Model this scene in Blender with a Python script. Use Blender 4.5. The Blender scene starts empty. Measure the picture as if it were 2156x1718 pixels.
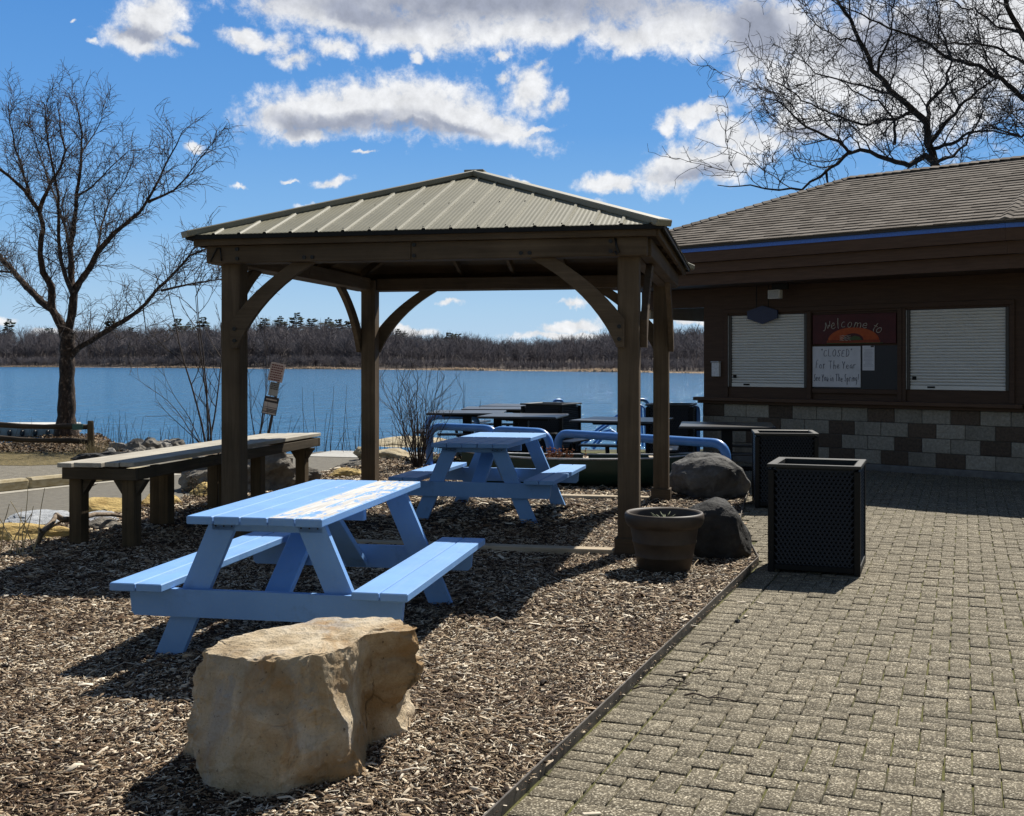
import bpy, math, random
import numpy as np
from mathutils import Vector, Matrix, noise as mnoise

random.seed(7)
rng = np.random.default_rng(7)
S = bpy.context.scene
COL = S.collection
R = math.radians
EYE, F, CX, HY = 1.55, 2400.0, 1077.5, 764.0     # measured from the photograph: eye height, focal length, centre column, horizon row


def at(x, y, H=0.0):
    """ground point (or point at height H) seen at photo position x, y"""
    d = F * (EYE - H) / (y - HY)
    return Vector(((x - CX) / F * d, d, H))


def pd(x, y, d):
    """point at depth d"""
    return Vector(((x - CX) / F * d, d, EYE + (HY - y) / F * d))


# ------------------------------------------------------------------ materials
def new_mat(name):
    m = bpy.data.materials.new(name)
    m.use_nodes = True
    nt = m.node_tree
    b = nt.nodes['Principled BSDF']
    return m, nt, b


def N(nt, t, **kw):
    n = nt.nodes.new(t)
    for k, v in kw.items():
        if k in ('operation', 'blend_type', 'data_type', 'noise_dimensions', 'feature', 'distance', 'attribute_name', 'attribute_type',
                 'interpolation_type', 'vector_type', 'clamp', 'use_clamp', 'wave_type', 'bands_direction', 'offset', 'squash', 'offset_frequency', 'squash_frequency'):
            setattr(n, k, v)
        else:
            n.inputs[k].default_value = v
    return n


def ramp(nt, fac, stops):
    r = nt.nodes.new('ShaderNodeValToRGB')
    e = r.color_ramp.elements
    while len(e) < len(stops):
        e.new(0.5)
    for i, (p, c) in enumerate(stops):
        e[i].position = p
        e[i].color = (*c, 1)
    nt.links.new(fac, r.inputs[0])
    return r.outputs[0]


def mix(nt, fac, a, b, mode='MIX'):
    n = nt.nodes.new('ShaderNodeMix')
    n.data_type = 'RGBA'
    n.blend_type = mode
    for s, v in ((n.inputs[0], fac), (n.inputs[6], a), (n.inputs[7], b)):
        if hasattr(v, 'links'):
            nt.links.new(v, s)
        elif isinstance(v, (tuple, list)):
            s.default_value = (*v, 1) if len(v) == 3 else v
        else:
            s.default_value = v
    return n.outputs[2]


def coords(nt, stretch=(1, 1, 1), out='Object'):
    tc = nt.nodes.new('ShaderNodeTexCoord')
    mp = nt.nodes.new('ShaderNodeMapping')
    mp.inputs['Scale'].default_value = stretch
    nt.links.new(tc.outputs[out], mp.inputs[0])
    return mp.outputs[0]


def tex(nt, vec, scale, detail=6, rough=0.6, dist=0.0):
    n = N(nt, 'ShaderNodeTexNoise', Scale=scale, Detail=detail, Roughness=rough, Distortion=dist)
    nt.links.new(vec, n.inputs['Vector'])
    return n.outputs['Fac']


def bump(nt, b, h, strength=0.4, dist=0.01):
    n = N(nt, 'ShaderNodeBump', Strength=strength, Distance=dist)
    nt.links.new(h, n.inputs['Height'])
    nt.links.new(n.outputs[0], b.inputs['Normal'])
    return n


def attr(nt, name):
    a = nt.nodes.new('ShaderNodeAttribute')
    a.attribute_name = name
    return a.outputs['Fac']


def island(nt):
    g = nt.nodes.new('ShaderNodeNewGeometry')
    return g.outputs['Random Per Island']


def math_node(nt, op, a, b=None, c=None, clamp=False):
    n = nt.nodes.new('ShaderNodeMath')
    n.operation = op
    n.use_clamp = clamp
    for i, v in enumerate((a, b, c)):
        if v is None:
            continue
        if hasattr(v, 'links'):
            nt.links.new(v, n.inputs[i])
        else:
            n.inputs[i].default_value = v
    return n.outputs[0]


def M_noise(name, stops, scale=5, stretch=(1, 1, 1), rough=0.7, bs=0.3, bd=0.01, detail=8, nrough=0.65, metal=0.0, isl=0.0, spec=0.3, fine=None, dist=0.0):
    """base colour from noise over the object's own coordinates; isl varies brightness from piece to piece"""
    m, nt, b = new_mat(name)
    v = coords(nt, stretch)
    f = tex(nt, v, scale, detail, nrough, dist)
    c = ramp(nt, f, stops)
    if isl:
        k = math_node(nt, 'MULTIPLY_ADD', island(nt), isl * 2, 1 - isl)
        hv = N(nt, 'ShaderNodeHueSaturation')
        nt.links.new(c, hv.inputs['Color'])
        nt.links.new(k, hv.inputs['Value'])
        c = hv.outputs[0]
    nt.links.new(c, b.inputs['Base Color'])
    b.inputs['Roughness'].default_value = rough
    b.inputs['Metallic'].default_value = metal
    b.inputs['Specular IOR Level'].default_value = spec
    if bs:
        h = f
        if fine:
            h = math_node(nt, 'MULTIPLY_ADD', tex(nt, v, fine, 6, 0.7), 0.5, f)
        bump(nt, b, h, bs, bd)
    return m


def M_wood(name, dark, light, axis, scale=1.0, rough=0.75, bs=0.35, isl=0.18, knots=True, spec=0.2):
    """grain running along one axis of the object"""
    m, nt, b = new_mat(name)
    st = [26, 26, 26]
    st['xyz'.index(axis)] = 1.2
    v = coords(nt, st)
    r = math_node(nt, 'MULTIPLY', island(nt), 37.0)
    cv = nt.nodes.new('ShaderNodeCombineXYZ')
    for i in range(3):
        nt.links.new(r, cv.inputs[i])
    va = N(nt, 'ShaderNodeVectorMath', operation='ADD')
    nt.links.new(v, va.inputs[0])
    nt.links.new(cv.outputs[0], va.inputs[1])
    f = tex(nt, va.outputs[0], 1.0 * scale, 8, 0.62, 0.6)
    f2 = tex(nt, coords(nt), 2.2, 4, 0.6)
    fm = math_node(nt, 'MULTIPLY_ADD', f2, 0.55, math_node(nt, 'MULTIPLY', f, 0.6))
    c = ramp(nt, fm, [(0.32, dark), (0.58, tuple((a + q) / 2 for a, q in zip(dark, light))), (0.8, light)])
    k = math_node(nt, 'MULTIPLY_ADD', island(nt), isl * 2, 1 - isl)
    hv = N(nt, 'ShaderNodeHueSaturation')
    nt.links.new(c, hv.inputs['Color'])
    nt.links.new(k, hv.inputs['Value'])
    c = hv.outputs[0]
    if knots:
        vo = N(nt, 'ShaderNodeTexVoronoi', Scale=2.6)
        nt.links.new(coords(nt), vo.inputs['Vector'])
        kf = ramp(nt, vo.outputs['Distance'], [(0.03, (1, 1, 1)), (0.07, (0, 0, 0))])
        c = mix(nt, math_node(nt, 'MULTIPLY', kf, 0.6), c, tuple(0.4 * q for q in dark))
    nt.links.new(c, b.inputs['Base Color'])
    b.inputs['Roughness'].default_value = rough
    b.inputs['Specular IOR Level'].default_value = spec
    bump(nt, b, f, bs, 0.004)
    return m


def M_plain(name, c, rough=0.5, metal=0.0, spec=0.5, bs=0.08, scale=40, var=0.25):
    lo, hi = tuple(q * (1 - var) for q in c), tuple(min(1, q * (1 + var)) for q in c)
    return M_noise(name, [(0.3, lo), (0.7, hi)], scale=scale, rough=rough, metal=metal, spec=spec, bs=bs, bd=0.002)


# ------------------------------------------------------------------ mesh builder
class MB:
    def __init__(s):
        s.v, s.f, s.tone = [], [], []
        s.t = 0.5
        s.smooth = []

    def add(s, vs, fs, smooth=False):
        o = len(s.v)
        s.v += [tuple(p) for p in vs]
        s.tone += [s.t] * len(vs)
        s.f += [tuple(i + o for i in f) for f in fs]
        s.smooth += [smooth] * len(fs)

    def box(s, x0, x1, y0, y1, z0, z1, M=None):
        vs = [Vector((x, y, z)) for z in (z0, z1) for y in (y0, y1) for x in (x0, x1)]
        if M:
            vs = [M @ p for p in vs]
        s.add(vs, [(0, 2, 3, 1), (4, 5, 7, 6), (0, 1, 5, 4), (2, 6, 7, 3), (0, 4, 6, 2), (1, 3, 7, 5)])

    def cbox(s, x0, x1, y0, y1, z0, z1, c=0.006, M=None):
        """box with chamfered edges"""
        c = min(c, (x1 - x0) / 2.2, (y1 - y0) / 2.2, (z1 - z0) / 2.2)
        X, Y, Z = (x0, x1), (y0, y1), (z0, z1)
        vs, idx = [], {}
        for i in (0, 1):
            for j in (0, 1):
                for k in (0, 1):
                    p = (X[i], Y[j], Z[k])
                    d = (c if i == 0 else -c, c if j == 0 else -c, c if k == 0 else -c)
                    for a in range(3):
                        q = [p[n] + (d[n] if n != a else 0) for n in range(3)]
                        idx[(i, j, k, a)] = len(vs)
                        vs.append(Vector(q))
        fs = []
        for a in range(3):
            o = [n for n in range(3) if n != a]
            for side in (0, 1):
                q = []
                for (u, w) in ((0, 0), (1, 0), (1, 1), (0, 1)):
                    key = [0, 0, 0]
                    key[a] = side
                    key[o[0]] = u
                    key[o[1]] = w
                    q.append(idx[(*key, a)])
                fs.append(q)
        for a in range(3):      # edges along axis a
            o = [n for n in range(3) if n != a]
            for u in (0, 1):
                for w in (0, 1):
                    k0, k1 = [0, 0, 0], [0, 0, 0]
                    k0[o[0]] = k1[o[0]] = u
                    k0[o[1]] = k1[o[1]] = w
                    k1[a] = 1
                    fs.append([idx[(*k0, o[0])], idx[(*k0, o[1])], idx[(*k1, o[1])], idx[(*k1, o[0])]])
        for i in (0, 1):
            for j in (0, 1):
                for k in (0, 1):
                    fs.append([idx[(i, j, k, a)] for a in range(3)])
        cen = Vector(((x0 + x1) / 2, (y0 + y1) / 2, (z0 + z1) / 2))
        out = []
        for f in fs:
            p = [vs[i] for i in f]
            n = (p[1] - p[0]).cross(p[2] - p[0])
            m = sum(p, Vector()) / len(p) - cen
            out.append(f if n.dot(m) > 0 else f[::-1])
        if M:
            vs = [M @ p for p in vs]
        s.add(vs, out)

    def bar(s, p0, p1, w, h, up=(0, 0, 1), c=0.005):
        """squared timber from p0 to p1, w across, h along 'up'"""
        p0, p1, up = Vector(p0), Vector(p1), Vector(up)
        y = (p1 - p0)
        L = y.length
        y.normalize()
        x = y.cross(up).normalized()
        z = x.cross(y).normalized()
        M = Matrix(((x.x, y.x, z.x, p0.x), (x.y, y.y, z.y, p0.y), (x.z, y.z, z.z, p0.z), (0, 0, 0, 1)))
        s.cbox(-w / 2, w / 2, 0, L, -h / 2, h / 2, c, M)

    def prism(s, poly, d0, d1, M):
        """polygon (2D list) pushed from d0 to d1 along the third axis of M (columns: u, v, n, origin)"""
        n = len(poly)
        vs = [M @ Vector((a, b, d0)) for a, b in poly] + [M @ Vector((a, b, d1)) for a, b in poly]
        area = sum(poly[i][0] * poly[(i + 1) % n][1] - poly[(i + 1) % n][0] * poly[i][1] for i in range(n))
        fl = (area > 0) == (d1 > d0)
        f = [tuple(range(n))[::-1], tuple(range(n, 2 * n))] + [(i, (i + 1) % n, n + (i + 1) % n, n + i) for i in range(n)]
        if not fl:
            f = [q[::-1] for q in f]
        if M.to_3x3().determinant() < 0:
            f = [q[::-1] for q in f]
        s.add(vs, f)

    def tube(s, pts, rad, n=8, cap=True, smooth=True):
        pts = [Vector(p) for p in pts]
        if not hasattr(rad, '__len__'):
            rad = [rad] * len(pts)
        vs, fs = [], []
        ref = None
        for i, p in enumerate(pts):
            t = (pts[min(i + 1, len(pts) - 1)] - pts[max(i - 1, 0)]).normalized()
            if ref is None:
                ref = t.orthogonal().normalized()
            ref = (ref - t * ref.dot(t))
            ref = ref.normalized() if ref.length > 1e-6 else t.orthogonal().normalized()
            bb = t.cross(ref)
            for k in range(n):
                a = 2 * math.pi * k / n
                vs.append(p + rad[i] * (math.cos(a) * ref + math.sin(a) * bb))
        for i in range(len(pts) - 1):
            for k in range(n):
                k2 = (k + 1) % n
                fs.append((i * n + k, i * n + k2, (i + 1) * n + k2, (i + 1) * n + k))
        if cap:
            fs.append(tuple(range(n))[::-1])
            fs.append(tuple((len(pts) - 1) * n + k for k in range(n)))
        s.add(vs, fs, smooth)

    def lathe(s, prof, n=40, c=(0, 0), smooth=True):
        vs, fs = [], []
        for r, z in prof:
            for k in range(n):
                a = 2 * math.pi * k / n
                vs.append((c[0] + r * math.cos(a), c[1] + r * math.sin(a), z))
        for i in range(len(prof) - 1):
            for k in range(n):
                k2 = (k + 1) % n
                fs.append((i * n + k, i * n + k2, (i + 1) * n + k2, (i + 1) * n + k))
        s.add(vs, fs, smooth)

    def build(s, name, mat, parent=None):
        me = bpy.data.meshes.new(name)
        me.from_pydata(s.v, [], s.f)
        a = me.attributes.new('tone', 'FLOAT', 'POINT')
        a.data.foreach_set('value', s.tone)
        me.polygons.foreach_set('use_smooth', s.smooth)
        me.materials.append(mat)
        me.update()
        o = bpy.data.objects.new(name, me)
        COL.objects.link(o)
        if parent:
            o.parent = parent
        return o


def np_mesh(name, V, faces_list, mat, parent=None, attrs=None, smooth=False):
    """mesh from numpy arrays; faces_list = list of (n x k) index arrays"""
    me = bpy.data.meshes.new(name)
    V = np.asarray(V, dtype=np.float32)
    loops = np.concatenate([f.ravel() for f in faces_list]).astype(np.int32)
    tot = np.concatenate([np.full(len(f), f.shape[1], dtype=np.int32) for f in faces_list])
    start = np.concatenate([[0], np.cumsum(tot)[:-1]]).astype(np.int32)
    me.vertices.add(len(V))
    me.vertices.foreach_set('co', V.ravel())
    me.loops.add(len(loops))
    me.loops.foreach_set('vertex_index', loops)
    me.polygons.add(len(tot))
    me.polygons.foreach_set('loop_start', start)
    me.polygons.foreach_set('loop_total', tot)
    if smooth:
        me.polygons.foreach_set('use_smooth', np.ones(len(tot), dtype=bool))
    for k, arr in (attrs or {}).items():
        a = me.attributes.new(k, 'FLOAT', 'POINT')
        a.data.foreach_set('value', np.asarray(arr, dtype=np.float32))
    me.materials.append(mat)
    me.update(calc_edges=True)
    o = bpy.data.objects.new(name, me)
    COL.objects.link(o)
    if parent:
        o.parent = parent
    return o


def empty(name, loc=(0, 0, 0), rz=0.0):
    o = bpy.data.objects.new(name, None)
    o.empty_display_size = 0.2
    COL.objects.link(o)
    o.location = loc
    o.rotation_euler = (0, 0, rz)
    return o


def tag(o, label=None, cat=None, group=None, kind=None):
    if label:
        o['label'] = label
    if cat:
        o['category'] = cat
    if group:
        o['group'] = group
    if kind:
        o['kind'] = kind
    return o


def dup(root, loc, rz=None, label=None):
    def cp(o, par):
        c = o.copy()
        COL.objects.link(c)
        c.parent = par
        for ch in list(o.children):
            cp(ch, c)
        return c
    r = cp(root, None)
    r.location = loc
    if rz is not None:
        r.rotation_euler = (0, 0, rz)
    if label:
        r['label'] = label
    return r


def fbm(p, o=4):
    return mnoise.fractal(Vector(p), 1.0, 2.0, o)


# ------------------------------------------------------------------ camera, sun, sky
cam = bpy.data.cameras.new('camera')
cam.sensor_width = 36
cam.lens = 36 * F / 2155
cam.shift_y = -(859.0 - HY) / 2155
cam.clip_end = 4000
co = bpy.data.objects.new('camera', cam)
COL.objects.link(co)
co.location = (0, 0, EYE)
co.rotation_euler = (R(90), 0, 0)
S.camera = co

SAZ, SEL = R(30.5), R(48.3)
sv = Vector((math.sin(SAZ) * math.cos(SEL), math.cos(SAZ) * math.cos(SEL), math.sin(SEL)))
sl = bpy.data.lights.new('sun', 'SUN')
sl.energy = 5.0
sl.angle = R(0.53)
sl.color = (1.0, 0.95, 0.86)
so = bpy.data.objects.new('sun', sl)
COL.objects.link(so)
so.rotation_euler = (-sv).to_track_quat('-Z', 'Y').to_euler()
so.location = (6, 6, 12)

S.view_settings.view_transform = 'Standard'
S.view_settings.look = 'None'
S.view_settings.exposure = 0.0
S.view_settings.gamma = 1.0


def build_world():
    w = bpy.data.worlds.new('World')
    S.world = w
    w.use_nodes = True
    nt = w.node_tree
    bg = nt.nodes['Background']
    sky = nt.nodes.new('ShaderNodeTexSky')
    sky.sky_type = 'NISHITA'
    sky.sun_disc = False
    sky.sun_elevation = SEL
    sky.sun_rotation = SAZ
    sky.air_density = 1.0
    sky.dust_density = 0.3
    sky.ozone_density = 1.6
    hs = N(nt, 'ShaderNodeHueSaturation', Saturation=1.22, Value=1.0)
    nt.links.new(sky.outputs[0], hs.inputs['Color'])
    tc = nt.nodes.new('ShaderNodeTexCoord')
    d = tc.outputs['Generated']
    sp = nt.nodes.new('ShaderNodeSeparateXYZ')
    nt.links.new(d, sp.inputs[0])
    az = math_node(nt, 'ARCTAN2', sp.outputs[0], sp.outputs[1])
    el = math_node(nt, 'ARCSINE', sp.outputs[2])
    # clear spring air: pale blue at the horizon, deepening upwards, then the plain sky model higher up
    er = N(nt, 'ShaderNodeMapRange')
    nt.links.new(el, er.inputs[0])
    er.inputs[1].default_value, er.inputs[2].default_value = 0.0, R(30)
    low = ramp(nt, er.outputs[0], [(0.0, lin(190, 214, 235)), (0.09, lin(172, 207, 236)), (0.22, lin(135, 186, 235)), (0.38, lin(104, 163, 227)), (0.62, lin(82, 143, 214)), (1.0, lin(66, 126, 202))])
    lv = N(nt, 'ShaderNodeVectorMath', operation='SCALE')
    nt.links.new(low, lv.inputs[0])
    lv.inputs['Scale'].default_value = 1.0 / (SKY_STRENGTH * 2 ** EXPOSURE)
    hi = N(nt, 'ShaderNodeMapRange', interpolation_type='SMOOTHSTEP')
    nt.links.new(el, hi.inputs[0])
    hi.inputs[1].default_value, hi.inputs[2].default_value = R(20), R(40)
    ahead = N(nt, 'ShaderNodeMapRange', interpolation_type='SMOOTHSTEP')
    nt.links.new(math_node(nt, 'ABSOLUTE', az), ahead.inputs[0])
    ahead.inputs[1].default_value, ahead.inputs[2].default_value = 1.0, 2.0
    skyc = mix(nt, math_node(nt, 'MAXIMUM', hi.outputs[0], ahead.outputs[0]), lv.outputs[0], hs.outputs[0])
    cv = nt.nodes.new('ShaderNodeCombineXYZ')
    nt.links.new(az, cv.inputs[0])
    nt.links.new(el, cv.inputs[1])

    def warp(scale, amp, base):
        n = N(nt, 'ShaderNodeTexNoise', Scale=scale, Detail=5.0, Roughness=0.6)
        nt.links.new(base, n.inputs['Vector'])
        s = N(nt, 'ShaderNodeVectorMath', operation='SUBTRACT')
        nt.links.new(n.outputs['Color'], s.inputs[0])
        s.inputs[1].default_value = (0.5, 0.5, 0.5)
        m = N(nt, 'ShaderNodeVectorMath', operation='MULTIPLY')
        nt.links.new(s.outputs[0], m.inputs[0])
        m.inputs[1].default_value = (amp, amp, 0)
        a = N(nt, 'ShaderNodeVectorMath', operation='ADD')
        nt.links.new(base, a.inputs[0])
        nt.links.new(m.outputs[0], a.inputs[1])
        return a.outputs[0]
    P = warp(14.0, 0.035, cv.outputs[0])
    P = warp(60.0, 0.012, P)

    def blob_field(blobs, vec):
        cur = None
        for (x, y, rx, ry, rot, *off) in blobs:
            u, v = (x - CX) / F, (HY - y) / F
            a = math.atan(u)
            e = math.atan(v * math.cos(a))
            mp = nt.nodes.new('ShaderNodeMapping')
            mp.vector_type = 'TEXTURE'
            mp.inputs['Location'].default_value = (a, e, 0)
            mp.inputs['Rotation'].default_value = (0, 0, R(rot))
            mp.inputs['Scale'].default_value = (rx / F * math.cos(a), ry / F * math.cos(a), 1)
            nt.links.new(vec, mp.inputs[0])
            ln = N(nt, 'ShaderNodeVectorMath', operation='LENGTH')
            nt.links.new(mp.outputs[0], ln.inputs[0])
            val = ln.outputs['Value']
            if off or max(rx, ry) < 50:
                val = math_node(nt, 'ADD', val, off[0] if off else 0.30)
            cur = val if cur is None else math_node(nt, 'SMOOTH_MIN', cur, val, 0.25)
        return cur
    white = [
        (1030, -10, 470, 92, 0), (700, 20, 190, 52, -8), (870, 62, 190, 40, -6), (1130, 70, 190, 34, 4), (1350, 72, 150, 34, -6), (1450, 40, 110, 60, 0),
        (1610, 60, 140, 72, -12), (1585, 118, 60, 26, 0), (1760, 130, 200, 110, 0), (1960, 130, 240, 150, 0), (1900, 250, 190, 50, 0), (2130, 60, 160, 120, 0),
        (720, 222, 190, 52, 10), (880, 222, 180, 60, -4), (1010, 250, 140, 40, -18), (600, 250, 85, 32, 10), (640, 272, 60, 20, 0), (1110, 275, 60, 10, 10),
        (1112, 195, 52, 62, 20, 0.22), (1130, 150, 30, 14, 40, 0.4), (1165, 215, 40, 30, 30, 0.5), (1060, 165, 30, 20, 0, 0.5),
        (318, 34, 72, 52, 25), (290, 75, 74, 22, -8), (385, 72, 46, 14, -28), (520, 82, 62, 22, -12), (622, 128, 62, 18, 12, 0.3), (590, 100, 60, 40, 20, 0.5), (700, 100, 90, 24, 0, 0.4),
        (1292, 381, 74, 19, 4), (1420, 350, 80, 44, 18), (1530, 345, 82, 40, -6), (1470, 238, 74, 26, 12), (1410, 265, 22, 30, 0), (1690, 262, 90, 42, 0), (1530, 285, 70, 30, 0), (1590, 305, 80, 24, -10),
        (698, 379, 42, 14, 8), (612, 374, 26, 7, 0), (768, 318, 38, 7, 6), (405, 311, 30, 13, 0), (505, 386, 20, 5, 0), (662, 434, 36, 9, 4), (1245, 424, 34, 13, 0), (1100, 390, 36, 9, -20),
        (1208, 636, 48, 8, 3), (950, 642, 30, 7, 0), (1200, 682, 74, 15, 4), (860, 694, 64, 12, 0), (8, 672, 36, 14, -10), (200, 700, 120, 9, 0), (880, 116, 24, 11, -20), (1062, 122, 32, 10, 0),
        (1180, 705, 120, 10, 0), (1440, 672, 60, 12, 0), (155, 34, 9, 5, 0, 0.55), (195, 76, 16, 9, 0, 0.45),
        (240, -140, 330, 60, 0), (1500, -330, 700, 150, 0), (2700, 120, 380, 150, 0), (-500, 330, 300, 70, 0), (2900, 420, 300, 60, 0), (-900, 120, 350, 110, 0),
    ]
    dist = blob_field(white, P)
    grey = [(1000, -2, 470, 58, 0), (760, 22, 140, 26, -6), (1590, 62, 90, 52, -14), (1860, 95, 150, 60, 0), (700, 250, 150, 22, 6), (860, 262, 140, 16, 0), (960, 262, 90, 14, -14), (1460, 362, 80, 18, 0), (1700, 280, 70, 12, 0), (300, 58, 60, 14, 0), (1500, -330, 620, 110, 0)]
    gd = blob_field(grey, P)
    # lumpy noise inside and at the rim of every cloud
    nz = N(nt, 'ShaderNodeTexNoise', Scale=48.0, Detail=13.0, Roughness=0.68, Distortion=0.15)
    nt.links.new(cv.outputs[0], nz.inputs['Vector'])
    nb = N(nt, 'ShaderNodeTexNoise', Scale=15.0, Detail=6.0, Roughness=0.55)
    nt.links.new(cv.outputs[0], nb.inputs['Vector'])
    e1 = math_node(nt, 'MULTIPLY_ADD', nz.outputs['Fac'], -2.0, 1.0)
    dn = math_node(nt, 'ADD', dist, e1)
    al = N(nt, 'ShaderNodeMapRange', interpolation_type='SMOOTHSTEP')
    nt.links.new(dn, al.inputs[0])
    for i, v in ((1, 1.34), (2, 0.52), (3, 0.0), (4, 1.0)):
        al.inputs[i].default_value = v
    # grey undersides
    gn = math_node(nt, 'ADD', gd, math_node(nt, 'MULTIPLY_ADD', nb.outputs['Fac'], -1.6, 0.8))
    gl = N(nt, 'ShaderNodeMapRange', interpolation_type='SMOOTHSTEP')
    nt.links.new(gn, gl.inputs[0])
    for i, v in ((1, 1.5), (2, 0.3), (3, 0.0), (4, 1.0)):
        gl.inputs[i].default_value = v
    lum = math_node(nt, 'MULTIPLY_ADD', nz.outputs['Fac'], 0.9, 0.55)
    cw = mix(nt, gl.outputs[0], CLOUD_WHITE, CLOUD_GREY)
    cw = mix(nt, 1.0, cw, (1, 1, 1), 'MULTIPLY')
    sc = N(nt, 'ShaderNodeVectorMath', operation='SCALE')
    nt.links.new(cw, sc.inputs[0])
    nt.links.new(lum, sc.inputs['Scale'])
    a2 = math_node(nt, 'MULTIPLY', al.outputs[0], 0.96)
    final = mix(nt, a2, skyc, sc.outputs[0])
    # unseen cloud added overhead and behind, so the shade gets more neutral light
    rn = N(nt, 'ShaderNodeTexNoise', Scale=2.6, Detail=6.0, Roughness=0.55)
    nt.links.new(d, rn.inputs['Vector'])
    rm = N(nt, 'ShaderNodeMapRange', interpolation_type='SMOOTHSTEP')
    nt.links.new(rn.outputs['Fac'], rm.inputs[0])
    rm.inputs[1].default_value, rm.inputs[2].default_value = 0.50, 0.64
    far = N(nt, 'ShaderNodeMapRange', interpolation_type='SMOOTHSTEP')
    nt.links.new(math_node(nt, 'MAXIMUM', math_node(nt, 'ABSOLUTE', az), math_node(nt, 'MULTIPLY', el, 1.7)), far.inputs[0])
    far.inputs[1].default_value, far.inputs[2].default_value = 0.8, 1.15
    final = mix(nt, math_node(nt, 'MULTIPLY', rm.outputs[0], far.outputs[0]), final, (4.6, 4.6, 4.6))
    nt.links.new(final, bg.inputs['Color'])
    bg.inputs['Strength'].default_value = SKY_STRENGTH


SKY_STRENGTH = 0.05
EXPOSURE = 0.5
CLOUD_WHITE = (12.0, 12.1, 12.3)
CLOUD_GREY = (5.2, 5.6, 6.8)


def lin(r, g, b):
    return tuple((c / 255 / 12.92) if c / 255 <= 0.04045 else ((c / 255 + 0.055) / 1.055) ** 2.4 for c in (r, g, b))


S.view_settings.exposure = EXPOSURE
build_world()

# ------------------------------------------------------------------ shared materials
blue_paint = None


def make_table_mat(name, flaky):
    m, nt, b = new_mat(name)
    v = coords(nt)
    n1 = tex(nt, v, 3.0, 6, 0.6)
    c = ramp(nt, n1, [(0.3, (0.155, 0.32, 0.62)), (0.7, (0.19, 0.385, 0.72))])
    # long dry-brush streaks of dirt along the boards
    ns = tex(nt, coords(nt, (60, 2.5, 60)), 1.0, 6, 0.65)
    c = mix(nt, ramp(nt, ns, [(0.5, (0, 0, 0)), (0.8, (0.4, 0.4, 0.4))]), c, (0.30, 0.42, 0.58))
    nd = tex(nt, v, 7.0, 8, 0.7)
    c = mix(nt, ramp(nt, nd, [(0.58, (0, 0, 0)), (0.78, (0.45, 0.45, 0.45))]), c, (0.07, 0.12, 0.22))
    sc_ = tex(nt, coords(nt, (9, 38, 38)), 1.0, 8, 0.75, 0.3)
    c = mix(nt, ramp(nt, sc_, [(0.69, (0, 0, 0)), (0.73, (0.7, 0.7, 0.7))]), c, (0.34, 0.37, 0.42))
    if flaky:
        nf = tex(nt, coords(nt, (16, 5.0, 16)), 1.0, 10, 0.72, 0.8)
        t = attr(nt, 'tone')
        gn = nt.nodes.new('ShaderNodeNewGeometry')
        sz = nt.nodes.new('ShaderNodeSeparateXYZ')
        nt.links.new(gn.outputs['Normal'], sz.inputs[0])
        k = math_node(nt, 'ADD', math_node(nt, 'ADD', nf, t), math_node(nt, 'MULTIPLY_ADD', sz.outputs[2], 0.4, -0.4))
        fl = ramp(nt, k, [(0.545, (0, 0, 0)), (0.575, (1, 1, 1))])
        wood = ramp(nt, tex(nt, coords(nt, (60, 3, 60)), 1.0, 6), [(0.3, (0.42, 0.40, 0.37)), (0.7, (0.72, 0.70, 0.66))])
        c = mix(nt, fl, c, wood)
    nt.links.new(c, b.inputs['Base Color'])
    b.inputs['Roughness'].default_value = 0.55
    b.inputs['Specular IOR Level'].default_value = 0.35
    bump(nt, b, tex(nt, coords(nt, (50, 3, 50)), 1.0, 6), 0.25, 0.003)
    return m


paint_flaky = make_table_mat('flaking_blue_paint', True)
paint_blue = make_table_mat('blue_paint', False)
rail_blue = M_noise('rail_paint', [(0.3, (0.07, 0.21, 0.54)), (0.7, (0.10, 0.27, 0.64))], scale=6, rough=0.35, spec=0.5, bs=0.1, bd=0.002)
timber_x = M_wood('brown_timber_x', (0.052, 0.036, 0.022), (0.15, 0.108, 0.068), 'x')
timber_y = M_wood('brown_timber_y', (0.052, 0.036, 0.022), (0.15, 0.108, 0.068), 'y')
timber_z = M_wood('brown_timber_z', (0.06, 0.042, 0.026), (0.18, 0.13, 0.082), 'z')
grey_wood_y = M_wood('weathered_planks', (0.26, 0.235, 0.195), (0.60, 0.56, 0.47), 'y', rough=0.9, bs=0.7)
old_wood_y = M_wood('old_timber_y', (0.035, 0.027, 0.018), (0.125, 0.098, 0.066), 'y', rough=0.9, bs=0.6)
old_wood_x = M_wood('old_timber_x', (0.035, 0.027, 0.018), (0.125, 0.098, 0.066), 'x', rough=0.9, bs=0.6)
old_wood_z = M_wood('old_timber_z', (0.04, 0.029, 0.017), (0.17, 0.122, 0.07), 'z', rough=0.9, bs=0.6)
pale_wood_x = M_wood('pale_board', (0.30, 0.24, 0.16), (0.60, 0.50, 0.37), 'x', rough=0.85)
black_metal = M_plain('black_metal', (0.006, 0.006, 0.006), rough=0.55, spec=0.25, var=0.4)
black_plastic = M_plain('black_plastic', (0.012, 0.012, 0.013), rough=0.5, var=0.3)
bolt_metal = M_plain('bolt_metal', (0.012, 0.012, 0.012), rough=0.45, metal=0.3)
galv = M_plain('grey_metal', (0.32, 0.32, 0.31), rough=0.5, metal=0.5)
#PART2
# ------------------------------------------------------------------ ground, lake, roads
LAKE_Z = -0.45


def shore(X):
    return np.interp(X, [-150, -20, -10.5, -9.9, -9.0, -7.6, -5.5, -3, 0, 6, 30, 150], [26, 22.4, 22.9, 25.6, 26.0, 23.0, 21.6, 20.9, 21.2, 22.4, 25, 30])


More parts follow.
